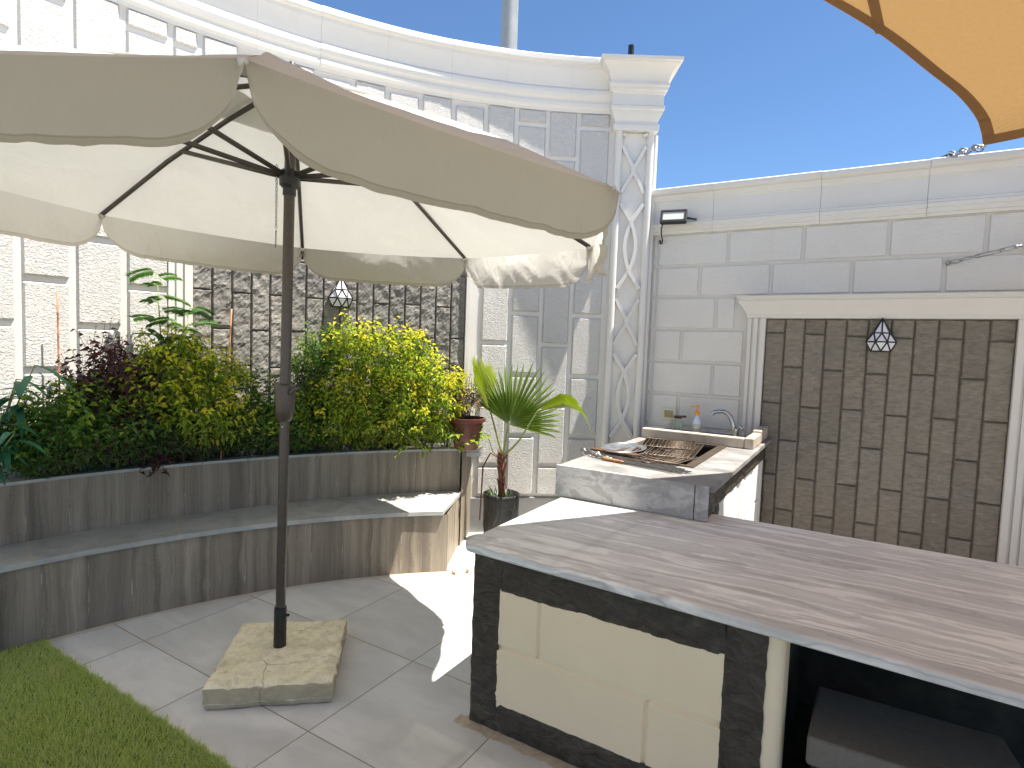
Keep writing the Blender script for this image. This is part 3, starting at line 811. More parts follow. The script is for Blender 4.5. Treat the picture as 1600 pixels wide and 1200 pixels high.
# end face towards the palm
e0=V3((-2.449,3.234,0)); e1=V3((-2.69,3.725,0)); Le=(e1-e0).length
mb.grid(lambda u,v:((e0.x+(e1.x-e0.x)*u),(e0.y+(e1.y-e0.y)*u),v*.412,40+Le*u,v*.412),4,1)
build('front_cladding',mb,WOOD,bench)
mb=MB()
def seat(u,v):
    s=bs0+(bs1-bs0)*u; f=V3(circ_pt(BC,BR-.012,s,.44))
    # matching back point: on planter front circle along the radial line of the bench
    a=s/BR; d=V3((math.cos(a),math.sin(a),0)); c=V3((BC[0],BC[1],0)); pc=V3((PC[0],PC[1],0))
    q=c-pc; bq=q.dot(d); t=-bq+math.sqrt(max(0,bq*bq-(q.dot(q)-PRr*PRr)))
    bk=c+d*(t+.02); bk.z=.44
    p=f.lerp(bk,v); return p,s
mb.grid(lambda u,v:(*seat(u,v)[0],seat(u,v)[1],v),NA,3)
mb.grid(lambda u,v:(*(seat(u,0)[0]+V3((0,0,-.028*(1-v)))),seat(u,0)[1],-.1),NA,1)
# triangular closing piece to the end face
a0=seat(0,0)[0]; b0=seat(0,1)[0]
tri=[a0,V3((e1.x+.012,e1.y,.44)),b0]
mb.add([*tri],[(0,1,2)],[(bs0,0),(bs0,1),(bs0,.9)])
mb.add([a0,tri[1],tri[1]-V3((0,0,.028)),a0-V3((0,0,.028))],[(0,3,2,1)],[(bs0+.1,0)]*4)
build('seat',mb,SLATE,bench)

plan=thing('raised_planter','raised curved planter wall clad in grey wood-look tiles above the bench','planter',(-3.4,2.8,0))
mb=MB()
mb.grid(lambda u,v:(*circ_pt(PC,PRr,ps0+(ps1-ps0)*u,v*.765),(ps0+(ps1-ps0)*u)*1.0+3.3,v*.765),NA,1,True)
pe0=V3((-2.668,3.706,0)); pe1=V3((-2.826,4.085,0)); Lp=(pe1-pe0).length
mb.grid(lambda u,v:((pe0.x+(pe1.x-pe0.x)*u),(pe0.y+(pe1.y-pe0.y)*u),v*.765,55+Lp*u,v*.765),4,1)
build('front_cladding',mb,WOOD,plan)
mb=MB()
ppolys=[]
for (r0,z0) in ((-.004,.765),(-.004,.782),(.085,.782),(.085,.70)): ppolys.append((r0,z0))
m=len(ppolys); vs=[];uv=[];fs=[]
for i in range(NA+1):
    s=ps0+(ps1-ps0)*i/NA
    for (o,z) in ppolys: vs.append(circ_pt(PC,PRr+o,s,z)); uv.append((s*1.6,o*4))
for i in range(NA):
    for k in range(m-1): fs.append((i*m+k,(i+1)*m+k,(i+1)*m+k+1,i*m+k+1))
mb.add(vs,fs,uv)
dd=(pe1-pe0).normalized(); nn=V3((-dd.y,dd.x,0))*.085
q=[pe0-dd*.012,pe1,pe1+nn,pe0+nn]
mb.add([(p.x,p.y,.765) for p in q]+[(p.x,p.y,.7835) for p in q],[(0,1,5,4),(4,5,6,7),(1,2,6,5),(2,3,7,6)],[(.1,.1)]*8)
build('coping',mb,SLATE,plan)
mb=MB()
def soil(u,v):
    s=ps0+(ps1-ps0)*u; f=V3(circ_pt(PC,PRr+.08,s,.73)); a=math.atan2(f.y-WC[1],f.x-WC[0])
    b=V3((WC[0]+(WR-.0)*math.cos(a),WC[1]+(WR-.0)*math.sin(a),.73)); p=f.lerp(b,v); p.z+=.02*mnoise.noise(p*9); return p
mb.grid(lambda u,v:soil(u,v),90,4)
build('soil',mb,SOIL,plan)

# ------------------------------------------------------------------ bar counter
bar=thing('bar_counter','long bar counter with veined grey marble top and black-framed cream panel','counter',(-.5,2.4,0))
mb=MB()
fy0,fy1=1.945,1.868            # front edge is not quite parallel to the wall
def fy(x): return fy0+(fy1-fy0)*(x+1.393)/1.8
xs0,xs1=-1.393,3.2
poly=[(xs0+.03,fy(xs0)),(xs1,fy(xs1)),(xs1,3.11),(-.575,3.085),(-.575,3.085),(xs0,3.06),(xs0,fy(xs0)+.03)]
poly=[p for i,p in enumerate(poly) if p!=poly[i-1]]
mb.prism(poly,.743,.780)
build('marble_top',mb,MARBLE,bar,bevel=.011,segs=4)
BF=1.982
def wavy_rect(mb,x0,x1,z0,z1,y,t,amp,n=26,seed=0,edges='tblr'):
    # front stone with irregular painted edge, extruded back by t
    ptsl=[]
    def jit(k,u): return amp*mnoise.noise(V3((u*14,seed+k*9.1,.3)))*1.6
    loop=[]
    for i in range(n): u=i/n; loop.append((x0+(x1-x0)*u, z0+(jit(0,x0+(x1-x0)*u) if 'b' in edges else 0)))
    for i in range(n): u=i/n; loop.append((x1+(jit(1,z0+(z1-z0)*u) if 'r' in edges else 0), z0+(z1-z0)*u))
    for i in range(n): u=i/n; loop.append((x1-(x1-x0)*u, z1+(jit(2,x1-(x1-x0)*u) if 't' in edges else 0)))
    for i in range(n): u=i/n; loop.append((x0+(jit(3,z1-(z1-z0)*u) if 'l' in edges else 0), z1-(z1-z0)*u))
    m=len(loop)
    mb.add([(a,y,b) for a,b in loop]+[(a,y+t,b) for a,b in loop],[tuple(range(m))]+[(i,m+i,m+(i+1)%m,(i+1)%m) for i in range(m)])
mb=MB()
def rock_strip(mb,x0,x1,z0,z1,y,out,amp,nx,nz,seed,axis='x'):
    def fn(u,v):
        x=x0+(x1-x0)*u; z=z0+(z1-z0)*v
        e=min(u,1-u)*nx<.5 or min(v,1-v)*nz<.5
        o=0 if e else out*.6+amp*(mnoise.noise(V3((x*9,z*11,seed)))+.6*abs(mnoise.noise(V3((x*21,z*24,seed+4)))))
        # irregular painted edges
        jx=.006*mnoise.noise(V3((z*22,seed,1.0))) if (u in(0,1)) else 0
        jz=.006*mnoise.noise(V3((x*22,seed,3.0))) if (v in(0,1)) else 0
        return (x+jx,y-o,z+jz) if axis=='x' else (y+o,x+jx,z+jz)
    mb.grid(fn,nx,nz)
rock_strip(mb,-1.348,-1.212,.0,.742,BF,.010,.008,8,38,1.3)
rock_strip(mb,-1.212,-.331,.598,.742,BF,.010,.009,46,8,2.9)
rock_strip(mb,-1.212,-.331,.0,.122,BF,.010,.008,46,7,4.1)
rock_strip(mb,-.331,-.200,.0,.742,BF,.010,.009,8,38,6.6)
build('rock_face_frame',mb,DARK,bar,smooth=True,autosmooth=50)
mb=MB(); pz=.362
PB=lambda u,o,z:(u,BF+.009-o,z)
def cblk(a,b,c,d): block(mb,PB,a+.003,b-.003,c+.006,d-.006,.010,.007,6,4,.0005)
cblk(-1.235,-1.03,pz,.62); cblk(-1.03,-.32,pz,.62); cblk(-1.235,-.585,.09,pz); cblk(-.585,-.32,.09,pz)
mb.box(-1.24,-.315,BF+.009,BF+.05,.05,.64)
build('cream_panel',mb,CREAM,bar,smooth=False)
mb=MB()
n=10
vs=[];fs=[]
for z in (.0,.742):
    for i in range(n+1):
        t=PI/2*i/n; vs.append((-.185+.036*math.sin(t),BF+.004+ .036*(1-math.cos(t)),z))
    vs.append((-.149,2.16,z)); vs.insert(len(vs)-(n+2),(-.206,BF+.004,z))
m=n+3
for i in range(m-1): fs.append((i,i+1,m+i+1,m+i))
mb.add(vs,fs)
build('cream_edge_strip',mb,CREAM,bar,smooth=True,autosmooth=40)
mb=MB()
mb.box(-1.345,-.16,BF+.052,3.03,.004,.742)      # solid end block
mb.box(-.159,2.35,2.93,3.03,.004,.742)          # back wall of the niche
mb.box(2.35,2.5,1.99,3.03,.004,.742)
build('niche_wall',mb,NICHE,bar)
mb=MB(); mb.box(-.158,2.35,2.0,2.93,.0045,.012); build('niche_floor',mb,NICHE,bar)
# cut slab stored in the niche
th=thing('stored_slab','grey slab stored flat inside the dark niche under the bar','slab',(.2,2.3,0))
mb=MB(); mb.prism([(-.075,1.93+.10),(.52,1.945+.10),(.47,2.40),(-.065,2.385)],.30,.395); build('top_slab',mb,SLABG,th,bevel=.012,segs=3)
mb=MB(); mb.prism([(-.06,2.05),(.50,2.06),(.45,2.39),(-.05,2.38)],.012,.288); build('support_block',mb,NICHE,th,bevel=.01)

# ------------------------------------------------------------------ grill counter
gr=thing('grill_counter','raised masonry grill counter with stained grey marble top beside the corner pillar','counter',(-1.0,3.9,0))
GX0,GX1,GY0,GY1=-1.425,-.578,2.915,4.985; GZ0,GZ1=.925,.955
OX0,OX1,OY0,OY1=-1.29,-.83,3.36,4.24
mb=MB()
for bx in ((GX0,GX1,GY0,OY0),(GX0,GX1,OY1,GY1),(GX0,OX0,OY0,OY1),(OX1,GX1,OY0,OY1)):
    x0,x1,y0,y1=bx; mb.box(x0,x1,y0,y1,GZ0,GZ1)
build('marble_top',mb,GRILLTOP,gr,bevel=.003)
mb=MB(); mb.prism([(GX0-.008,2.893),(-.668,2.893),(-.668,2.9145),(GX0-.008,2.9145)],.781,.957)
mb.prism([(-.664,2.893),(-.600,2.893),(-.600,2.9145),(-.664,2.9145)],.781,.956)
build('marble_fascia',mb,MARBLE2,gr,bevel=.004,segs=3)
mb=MB(); mb.box(-1.40,-.625,3.125,4.98,.004,.5); mb.box(-1.40,-1.30,2.95,4.98,.5,.924); mb.box(-.80,-.625,3.125,4.98,.5,.924); mb.box(-1.30,-.80,2.95,3.35,.79,.924); mb.box(-1.30,-.80,4.25,4.98,.5,.924)
build('masonry_body',mb,NICHE,gr)
mb=MB()
rock_strip(mb,3.12,4.98,.80,.924,-.615,.012,.012,70,7,3.3,'y')
rock_strip(mb,2.935,3.12,.784,.924,-.615,.010,.008,10,7,8.3,'y')
rock_strip(mb,3.12,3.24,.02,.80,-.615,.010,.010,7,30,5.3,'y')
rock_strip(mb,4.86,4.98,.02,.80,-.615,.010,.010,7,30,7.3,'y')
mb.box(-.63,-.6155,2.94,3.12,.784,.922)
build('rock_face_frame',mb,DARK,gr,smooth=True,autosmooth=50)
mb=MB()
PG=lambda u,o,z:(-.624+o,u,z)
for (a,b,c,d) in ((3.24,3.9,.52,.81),(3.9,4.70,.52,.81),(3.24,3.55,.24,.52),(3.55,4.2,.24,.52),(4.2,4.70,.24,.52)): block(mb,PG,a+.003,b-.003,c+.005,d-.005,.009,.006,3,2)
mb.box(-.625,-.612,4.70,4.86,.02,.80)
build('white_panel',mb,WHITE,gr)
mb=MB()   # fire box
t=.012
mb.box(OX0+.001,OX1-.001,OY0+.001,OY1-.001,.70,.712)
mb.box(OX0+.001,OX0+t,OY0+.001,OY1-.001,.713,.948); mb.box(OX1-t,OX1-.001,OY0+.001,OY1-.001,.713,.948)
mb.box(OX0+t+.001,OX1-t-.001,OY0+.001,OY0+t,.713,.948); mb.box(OX0+t+.001,OX1-t-.001,OY1-t,OY1-.001,.713,.948)
build('fire_box',mb,SOOT,gr)
mb=MB()
for (x0,x1,y0,y1) in ((OX1-.004,OX1+.05,OY0-.03,OY1+.03),(OX0-.04,OX0+.004,OY0-.03,OY1+.03),(OX0+.005,OX1-.005,OY0-.03,OY0+.008),(OX0+.005,OX1-.005,OY1-.008,OY1+.03)):
    mb.box(x0,x1,y0,y1,.9565,.963)
build('steel_rim',mb,DULL,gr,bevel=.002)
mb=MB()
mb.box(GX0+.02,-.668,4.275,4.335,GZ1+.001,1.03)
mb.box(-.6675,-.605,4.275,4.62,GZ1+.001,1.034)
mb.box(-.6675,-.605,4.623,4.98,GZ1+.001,1.052)
build('sink_curb',mb,BEIGE,gr,bevel=.010,segs=3)
mb=MB(); mb.lathe((-1.02,4.66,GZ1+.001),[(.20,0),(.20,.004),(.17,.004),(.155,.002)],28); build('sink_basin',mb,CHROME,gr,smooth=True,autosmooth=30)

# faucet
f=thing('faucet','chrome swan-neck tap standing behind the stained beige curb','faucet',(-.80,4.72,.956))
mb=MB(); mb.lathe((-.80,4.72,.956),[(.028,0),(.028,.008),(.022,.014),(.022,.07),(.020,.085),(.012,.09)],16); build('tap_body',mb,CHROME,f,smooth=True,autosmooth=40)
pts=[]
for i in range(15):
    t=i/14; a=PI*.95*t
    pts.append((-.80-.02-.085*(1-math.cos(a))*1.0, 4.72-.01*t, 1.02+.0+.145*math.sin(min(a,PI/2))-(0 if a<PI/2 else .035*(1-math.sin(a)))))
mb=MB(); mb.tube(pts,[.017]*10+[.0165]*4+[.018],12); build('spout',mb,CHROME,f,smooth=True,autosmooth=50)
mb=MB(); mb.tube([(-.80,4.72,1.035),(-.765,4.71,1.06),(-.745,4.70,1.035)],[.016,.016,.008],10); build('lever_handle',mb,CHROME,f,smooth=True)
# bottles
b=thing('soap_bottle','clear blue soap bottle with an orange pump top beside the tap','bottle',(-1.115,4.78,.956))
mb=MB(); mb.lathe((-1.115,4.78,.956),[(.030,0),(.034,.006),(.034,.10),(.026,.125),(.014,.14),(.014,.152)],18); build('bottle_body',mb,LIQ,b,smooth=True,autosmooth=40)
mb=MB(); mb.lathe((-1.115,4.78,.956),[(.018,.153),(.018,.185),(.007,.19),(.007,.215),(.014,.217),(.014,.232)],14); mb.tube([(-1.115,4.78,1.18),(-1.15,4.76,1.182),(-1.158,4.758,1.172)],.006,8); build('pump_top',mb,ORANGE,b,smooth=True,autosmooth=40)
mb=MB(); mb.lathe((-1.115,4.78,.956),[(.0345,.03),(.0346,.085)],18); build('bottle_label',mb,IVORY,b,smooth=True)
b=thing('small_jar','small greenish glass jar with a dark brush lying across it by the socket','jar',(-1.265,4.78,.956))
mb=MB(); mb.lathe((-1.265,4.78,.956),[(.030,0),(.034,.005),(.034,.085),(.028,.10),(.028,.115)],16); build('jar_body',mb,CLEARG,b,smooth=True,autosmooth=40)
mb=MB(); mb.tube([(-1.30,4.77,1.082),(-1.20,4.77,1.092)],[.010,.009],8); mb.lathe((-1.265,4.78,.956),[(.029,.1155),(.029,.119)],14); build('brush',mb,WOODH,b)
# socket plate
s_=thing('wall_socket','ivory electrical socket plate on the cream wall beside the pillar','socket',(-1.40,4.985,1.08))
mb=MB(); mb.box(-1.462,-1.338,4.970,4.988,1.028,1.132); build('face_plate',mb,IVORY,s_,bevel=.006,segs=3)
mb=MB(); mb.box(-1.437,-1.363,4.964,4.9695,1.050,1.110); build('socket_insert',mb,TAN,s_,bevel=.002)
# things on the grill
def wire_grate(name,label,cx,cy,z,lx,ly,rot,n,m,tilt=0):
    t=thing(name,label,'grate',(cx,cy,z),'wire grilling baskets on the fire box')
    R=Matrix.Rotation(rot,3,'Z')@Matrix.Rotation(tilt,3,'X')
    def q(u,v,h=0): p=R@V3((u,v,h)); return (cx+p.x,cy+p.y,z+p.z)
    mb=MB()
    mb.tube([q(-lx,-ly),q(lx,-ly),q(lx,ly),q(-lx,ly),q(-lx,-ly)],.0042,6,False)
    build('rim_wire',mb,DULL,t,smooth=True)
    mb=MB()
    for i in range(1,n): u=-lx+2*lx*(i+rnd.uniform(-.3,.3))/n; mb.tube([q(u,-ly,.003),q(u,ly*.0,.003+rnd.uniform(-.002,.002)),q(u,ly,.003)],.0024,5)
    for i in range(1,m): v=-ly+2*ly*i/m; mb.tube([q(-lx,v,-.001),q(lx,v,-.001)],.0024,5)
    build('mesh_wires',mb,DULL,t,smooth=True)
    mb=MB(); mb.tube([q(-lx*.3,-ly),q(-lx*.15,-ly-.10),q(lx*.15,-ly-.10),q(lx*.3,-ly)],.0035,6); build('wire_handle',mb,DULL,t,smooth=True)
    return t
wire_grate('wire_basket','brown wire grilling basket lying over the middle of the fire box',-1.06,3.80,.972,.19,.27,.10,14,17,.02)
wire_grate('wire_basket','wire grilling basket at the front of the fire box, nearest the skewers',-1.0,3.50,.966,.15,.17,-.12,12,13,-.02)
wire_grate('wire_basket','wire grilling basket at the back of the fire box, nearest the beige curb',-1.10,3.95,.982,.17,.16,.2,13,12,.025)
t=thing('tin_tray','shallow blue-grey tin tray behind the skewers on the grill counter','tray',(-1.30,3.52,.956))
mb=MB()
def trayp(u,v):
    a=2*PI*u; r=[0,.6,.78,1.0,1.04][int(round(v*4))]; h=[.004,.004,.006,.026,.027][int(round(v*4))]
    return (-1.28+.125*r*math.cos(a),3.56+.20*r*math.sin(a),.957+h)
mb.grid(trayp,32,4); build('tray_dish',mb,FOIL,t,smooth=True)
mb=MB(); mb.tube([(-1.28+.13*math.cos(2*PI*i/32),3.56+.208*math.sin(2*PI*i/32),.984) for i in range(33)],.004,6,False); build('rolled_rim',mb,GALV,t,smooth=True)
t=tag(build('fanning_board',(lambda m:(m.prism([(-1.44,3.385),(-1.15,3.345),(-1.10,3.375),(-1.15,3.42),(-1.43,3.43)],.966,.984),m)[1])(MB()),WOODH,bevel=.004),'dark scorched wooden fanning board in front of the tin tray','board')
sk=[(-1.45,3.335,-.80,3.215,'plain'),(-1.425,3.295,-.755,3.175,'plain'),(-1.36,3.255,-.765,3.145,'plain'),(-1.46,3.36,-.86,3.255,'plain'),(-1.285,3.205,-.84,3.105,'wood'),(-1.33,3.235,-.79,3.125,'plain')]
slabels=['steel skewer with a ring end, second from the back of the row','steel skewer with a ring end lying in the middle of the row','steel skewer fourth from the dark board, nearer the front edge of the counter','steel skewer farthest back, next to the dark board','skewer with an orange wooden grip at the front of the row','thin steel skewer just behind the one with the wooden grip']
for (x0,y0,x1,y1,kd),lb in zip(sk,slabels):
    t=thing('skewer',lb,'skewer',(x0,y0,.958),'skewers laid along the front of the grill')
    d=V3((x1-x0,y1-y0,0)).normalized(); nn_=V3((-d.y,d.x,0))
    mb=MB(); p0=V3((x0,y0,.965)); p1=V3((x1,y1,.963)); wv=nn_*.0085
    mb.add([p0-wv,p0+wv,p1+wv,p1-wv,p0-wv+V3((0,0,.004)),p0+wv+V3((0,0,.004)),p1+wv*.4+V3((0,0,.004)),p1-wv*.4+V3((0,0,.004))],[(0,1,2,3),(4,7,6,5),(0,4,5,1),(1,5,6,2),(2,6,7,3),(3,7,4,0)])
    build('blade',mb,DSTEEL,t)
    if kd=='plain':
        mb=MB(); c=p0-d*.018+V3((0,0,.006)); mb.tube([c+d*.018*math.cos(2*PI*i/14)+V3((0,0,1))*.018*math.sin(2*PI*i/14)*.8+nn_*.0 for i in range(15)],.003,6,False); build('ring_end',mb,CHROME,t,smooth=True)
        mb=MB(); 
        mb.tube([p0+d*q_+V3((0,0,.004)) for q_ in (.03,.045,.06,.075,.09,.105)],[.004,.009,.005,.005,.009,.004],8); build('grip_knob',mb,GALV,t,smooth=True)
    else:
        mb=MB(); mb.tube([p0+d*.0,p0+d*.02,p0+d*.13,p0+d*.15],[.006,.010,.010,.006],8); build('wooden_grip',mb,WOODL,t,smooth=True)

# ------------------------------------------------------------------ parasol and its base
PB_=V3((-2.335,1.777,.105)); TILT=V3((.006,.007,1))
def pole(z): return PB_+TILT*(z-.105)
ub=thing('parasol_base','cracked yellowish concrete slab with a black sleeve holding the parasol pole','parasol base',(-2.36,1.81,0))
c4=[V3((-2.318,1.383,0)),V3((-1.914,1.732,0)),V3((-2.303,2.170,0)),V3((-2.711,1.836,0))]
mb=MB()
def slabpt(u,v,z):
    p=c4[0].lerp(c4[1],u).lerp(c4[3].lerp(c4[2],u),v); p.z=z; return p
NS=26
cen=sum(c4,V3())/4
def slabtop(u,v):
    p=slabpt(u,v,.107)
    e=min(u,1-u,v,1-v)
    d=max(0,1-e/.05)
    p.z+= .004*mnoise.noise(V3((p.x*6,p.y*6,0)))+.003*mnoise.noise(V3((p.x*19,p.y*19,2)))-.010*d*d-(.012*max(0,mnoise.noise(V3((p.x*30,p.y*30,7)))) if d>0 else 0)
    r=math.hypot(p.x-PB_.x,p.y-PB_.y); p.z+=.010*math.exp(-(r/.06)**2)
    p+= (p-cen)*(.022*mnoise.noise(V3((p.x*16,p.y*16,4))) if d>.3 else 0)
    return p
mb.grid(lambda u,v:slabtop(u,v),NS,NS)
ring=[]
for i in range(NS): ring.append((i/NS,0))
for i in range(NS): ring.append((1,i/NS))
for i in range(NS): ring.append((1-i/NS,1))
for i in range(NS): ring.append((0,1-i/NS))
m=len(ring); vs=[]
lv=[(None,0),(.086,.006),(.058,.003),(.034,.004),(.030,-.008),(.026,.0),(.004,-.006)]
for (z,o) in lv:
    for (u,v) in ring:
        p=slabtop(u,v)
        if z is not None:
            q=p.copy(); q.z=z+.003*mnoise.noise(V3((p.x*20,p.y*20,z*50))); d=(q-cen); d.z=0; q+=d.normalized()*(o+.009*mnoise.noise(V3((p.x*17,p.y*17,z*60)))); p=q
        vs.append(p)
fs=[]
for k in range(len(lv)-1):
    for i in range(m): fs.append((k*m+i,(k+1)*m+i,(k+1)*m+(i+1)%m,k*m+(i+1)%m))
mb.add(vs,fs)
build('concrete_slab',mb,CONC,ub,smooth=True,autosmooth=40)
mb=MB(); mb.tube([pole(.10),pole(.295),pole(.31)],[.0295,.0295,.0275],20); build('sleeve',mb,BLACK,ub,smooth=True,autosmooth=40)
sd=V3((.855,.517,0))
mb=MB(); q=pole(.270); mb.tube([q+sd*.027,q+sd*.036],.006,8); mb.sphere(q+sd*.037,.008,8,6); build('clamp_screw',mb,BLACK,ub,smooth=True)

um=thing('patio_parasol','large cream octagonal garden parasol with hanging valances on a brown pole','parasol',tuple(pole(.31)))
mb=MB(); mb.tube([pole(.311),pole(1.24)],.0225,20); build('lower_pole',mb,BRONZE,um,smooth=True,autosmooth=40)
mb=MB(); mb.tube([pole(1.241),pole(2.80)],.0245,20); build('upper_pole',mb,BRONZE,um,smooth=True,autosmooth=40)
mb=MB(); mb.tube([pole(1.215),pole(1.225),pole(1.27),pole(1.36),pole(1.385),pole(1.392)],[.027,.036,.043,.050,.048,.030],20)
ch=build('crank_housing',mb,BPLAST if False else BRONZE,um,smooth=True,autosmooth=45)
mb=MB(); q=pole(1.355); cr=V3((.8,-.2,0)).normalized(); mb.tube([q+cr*.045,q+cr*.075,q+cr*.075+V3((.012,.012,.02)),q+cr*.11+V3((.012,.012,.025))],[.010,.010,.009,.007],10); build('crank_arm',mb,BRONZE,ch,smooth=True)
mb=MB(); q=pole(1.19); mb.sphere(q+V3((.5,-.8,0)).normalized()*.022,.006,8,5); build('spring_button',mb,CHROME,um,smooth=True)
R8=1.564; PH=-.717; Z8=2.224
cen8=pole(Z8)
def corner8(k,fr=1.0):
    a=PH+k*PI/4; dx,dy=R8*math.cos(a)*fr,R8*math.sin(a)*fr
    p=V3((cen8.x+dx,cen8.y+dy,Z8-.040*dx-.006*dy))
    if k%8==2: p=V3((-1.244,2.845,2.145))
    if k%8==4: p=V3((-3.339,2.689,2.235))
    if k%8==5: p=p.lerp(V3((-3.655,1.585,2.255)) if fr==1.0 else p,1.0)
    return p
apex=pole(2.80)
def rib_pt(k,t,lift=0):          # t 0 apex .. 1 corner
    p=apex.lerp(corner8(k),t); p.z+=.045*math.sin(PI*t)+lift; return p
NP=24
mb=MB()
def panel(k):
    def fn(u,v):
        t=.17+.83*v
        a=rib_pt(k,t); b=rib_pt(k+1,t); p=a.lerp(b,u)
        sag=math.sin(PI*u)
        p.z-= .035*sag*math.sin(PI*min(1,v*1.0))*(.7)
        p.z+= (.008*mnoise.noise(V3((p.x*5,p.y*5,k)))+.005*mnoise.noise(V3((u*16,v*2.5,k*3.1)))*(1-.6*sag))*(1-v**8)
        if v>.97: p.z-= .010*sag
        return p
    return fn
for k in range(8): mb.grid(panel(k),NP,20)
can=build('canopy',mb,CANVAS,um,smooth=True)
mb=MB()
for k in range(8):
    def fn(u,v,k=k):
        t=.005+.30*v; p=rib_pt(k,t).lerp(rib_pt(k+1,t),u); p.z+=.035-.02*v -.018*math.sin(PI*u)*v; return p
    mb.grid(fn,6,4)
build('vent_cap',mb,CANVAS,can,smooth=True)
mb=MB(); q=pole(2.85); mb.lathe((q.x,q.y,q.z-.02),[(.055,0),(.06,.006),(.045,.014),(.015,.022),(.012,.04),(.004,.045)],16); build('finial',mb,BRONZE,um,smooth=True)
valinfo={0:(.205,.02),1:(.215,-.035),2:(.205,-.02),3:(.205,-.02),4:(.205,-.02),5:(.205,-.02),6:(.195,.0),7:(.190,.0)}
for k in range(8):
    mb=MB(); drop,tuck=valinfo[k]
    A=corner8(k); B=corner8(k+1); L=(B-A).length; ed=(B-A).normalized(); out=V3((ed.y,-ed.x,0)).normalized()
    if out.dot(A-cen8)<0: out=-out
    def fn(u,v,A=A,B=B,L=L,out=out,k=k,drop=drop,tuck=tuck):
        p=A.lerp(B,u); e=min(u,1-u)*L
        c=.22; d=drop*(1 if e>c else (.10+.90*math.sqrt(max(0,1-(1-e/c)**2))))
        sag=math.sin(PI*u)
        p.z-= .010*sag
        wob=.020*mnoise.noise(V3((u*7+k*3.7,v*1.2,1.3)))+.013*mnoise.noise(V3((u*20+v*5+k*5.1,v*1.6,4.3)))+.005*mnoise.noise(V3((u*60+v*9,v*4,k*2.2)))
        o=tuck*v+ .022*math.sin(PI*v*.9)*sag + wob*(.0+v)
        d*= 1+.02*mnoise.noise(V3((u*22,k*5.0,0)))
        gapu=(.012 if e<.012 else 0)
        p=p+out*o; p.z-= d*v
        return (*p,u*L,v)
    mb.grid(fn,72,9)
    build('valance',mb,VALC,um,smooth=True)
for k in range(8):
    mb=MB(); mb.tube([rib_pt(k,.02,-.018),rib_pt(k,.3,-.020),rib_pt(k,.6,-.020),rib_pt(k,.985,-.012)],.0115,8); build('rib',mb,BRONZE,um,smooth=True)
    mb=MB(); h=pole(2.36); d=(corner8(k)-cen8); d.z=0; d.normalize(); mb.tube([h+d*.045,rib_pt(k,.52,-.026)],.0115,8); build('strut',mb,BRONZE,um,smooth=True)
    mb=MB(); q=corner8(k); mb.tube([q-d*.035-V3((0,0,.010)),q+d*.004-V3((0,0,.004))],[.014,.011],8); build('rib_pocket',mb,CANVAS,um,smooth=True)
mb=MB(); mb.tube([pole(2.27),pole(2.30),pole(2.315),pole(2.375),pole(2.385)],[.030,.030,.045,.048,.034],18); build('runner_hub',mb,BPLAST,um,smooth=True,autosmooth=40)
mb=MB(); mb.tube([pole(2.70),pole(2.705),pole(2.76),pole(2.765)],[.03,.05,.05,.03],18); build('top_hub',mb,BPLAST,um,smooth=True,autosmooth=40)
mb=MB(); q0=pole(2.40)+V3((-.055,-.03,0))
for i in range(17):
    c=q0+V3((.0,.0,-.017*i)); ax=V3((1,0,0)) if i%2 else V3((0,1,0))
    mb.tube([c+ax*.005*math.cos(2*PI*j/8)+V3((0,0,.0105*math.sin(2*PI*j/8))) for j in range(9)],.0018,5,False)
mb.tube([q0+V3((0,0,-.29)),q0+V3((-.004,0,-.37))],.0035,6)
build('locking_chain',mb,GALV,um,smooth=True)
mb=MB(); q=corner8(4)
mb.sphere(q+V3((.0,-.0,-.045)),.022,8,6,(.7,.7,1.6)); build('tie_knot',mb,BPLAST,um,smooth=True)
mb=MB(); q=V3((-.806,1.925,1.975)); mb.grid(lambda u,v:(q.x+.018*(u-.5)+.006*math.sin(v*7),q.y+.03*(u-.5),q.z-.11*v),3,8); build('tie_strap',mb,VALC,um,smooth=True)

# ------------------------------------------------------------------ shade sails
LE=[(.519,4.276,2.862),(.479,4.181,2.961),(.364,3.979,3.045),(.198,3.71,3.103),(-.01,3.375,3.172),(-.241,3.015,3.213),(-.59,2.48,3.25),(-1.2,1.50,3.29),(-1.9,.35,3.33),(-2.6,-.8,3.38)]
LE=[V3(p) for p in LE]
def poly_at(pts,t):
    seg=[(pts[i+1]-pts[i]).length for i in range(len(pts)-1)]; L=sum(seg); d=t*L
    for i,s__ in enumerate(seg):
        if d<=s__ or i==len(seg)-1: 
            f_=min(1,d/s__)
            # catmull-rom
            p0=pts[max(i-1,0)];p1=pts[i];p2=pts[i+1];p3=pts[min(i+2,len(pts)-1)]
            return .5*((2*p1)+(p2-p0)*f_+(2*p0-5*p1+4*p2-p3)*f_*f_+(3*p1-p0-3*p2+p3)*f_**3)
        d-=s__
SB,SC=V3((4.6,4.5,3.25)),V3((3.4,-1.6,3.7))
def sailpt(u,v):
    vv=v**1.0
    l=poly_at(LE,vv); r=SB.lerp(SC,v); p=l.lerp(r,u)
    p.z-= .16*math.sin(PI*u)*math.sin(PI*min(1,v+.12))
    if v<.5: p.y-= .35*math.sin(PI*u)*(1-v*2)
    return p
sail=thing('shade_sail','tan triangular shade sail stretched overhead at the upper right','shade sail',(.519,4.276,2.862))
mb=MB(); mb.grid(lambda u,v:sailpt(u,v),40,60); build('sail_cloth',mb,SAIL,sail,smooth=True)
mb=MB()
def hemL(u,v):
    p=sailpt(.0,v); q=sailpt(.02,v); d=(q-p); d=d.normalized() if d.length>1e-6 else V3((1,0,0)); r=p+d*(.055*u-.004); r.z-=.004; return r
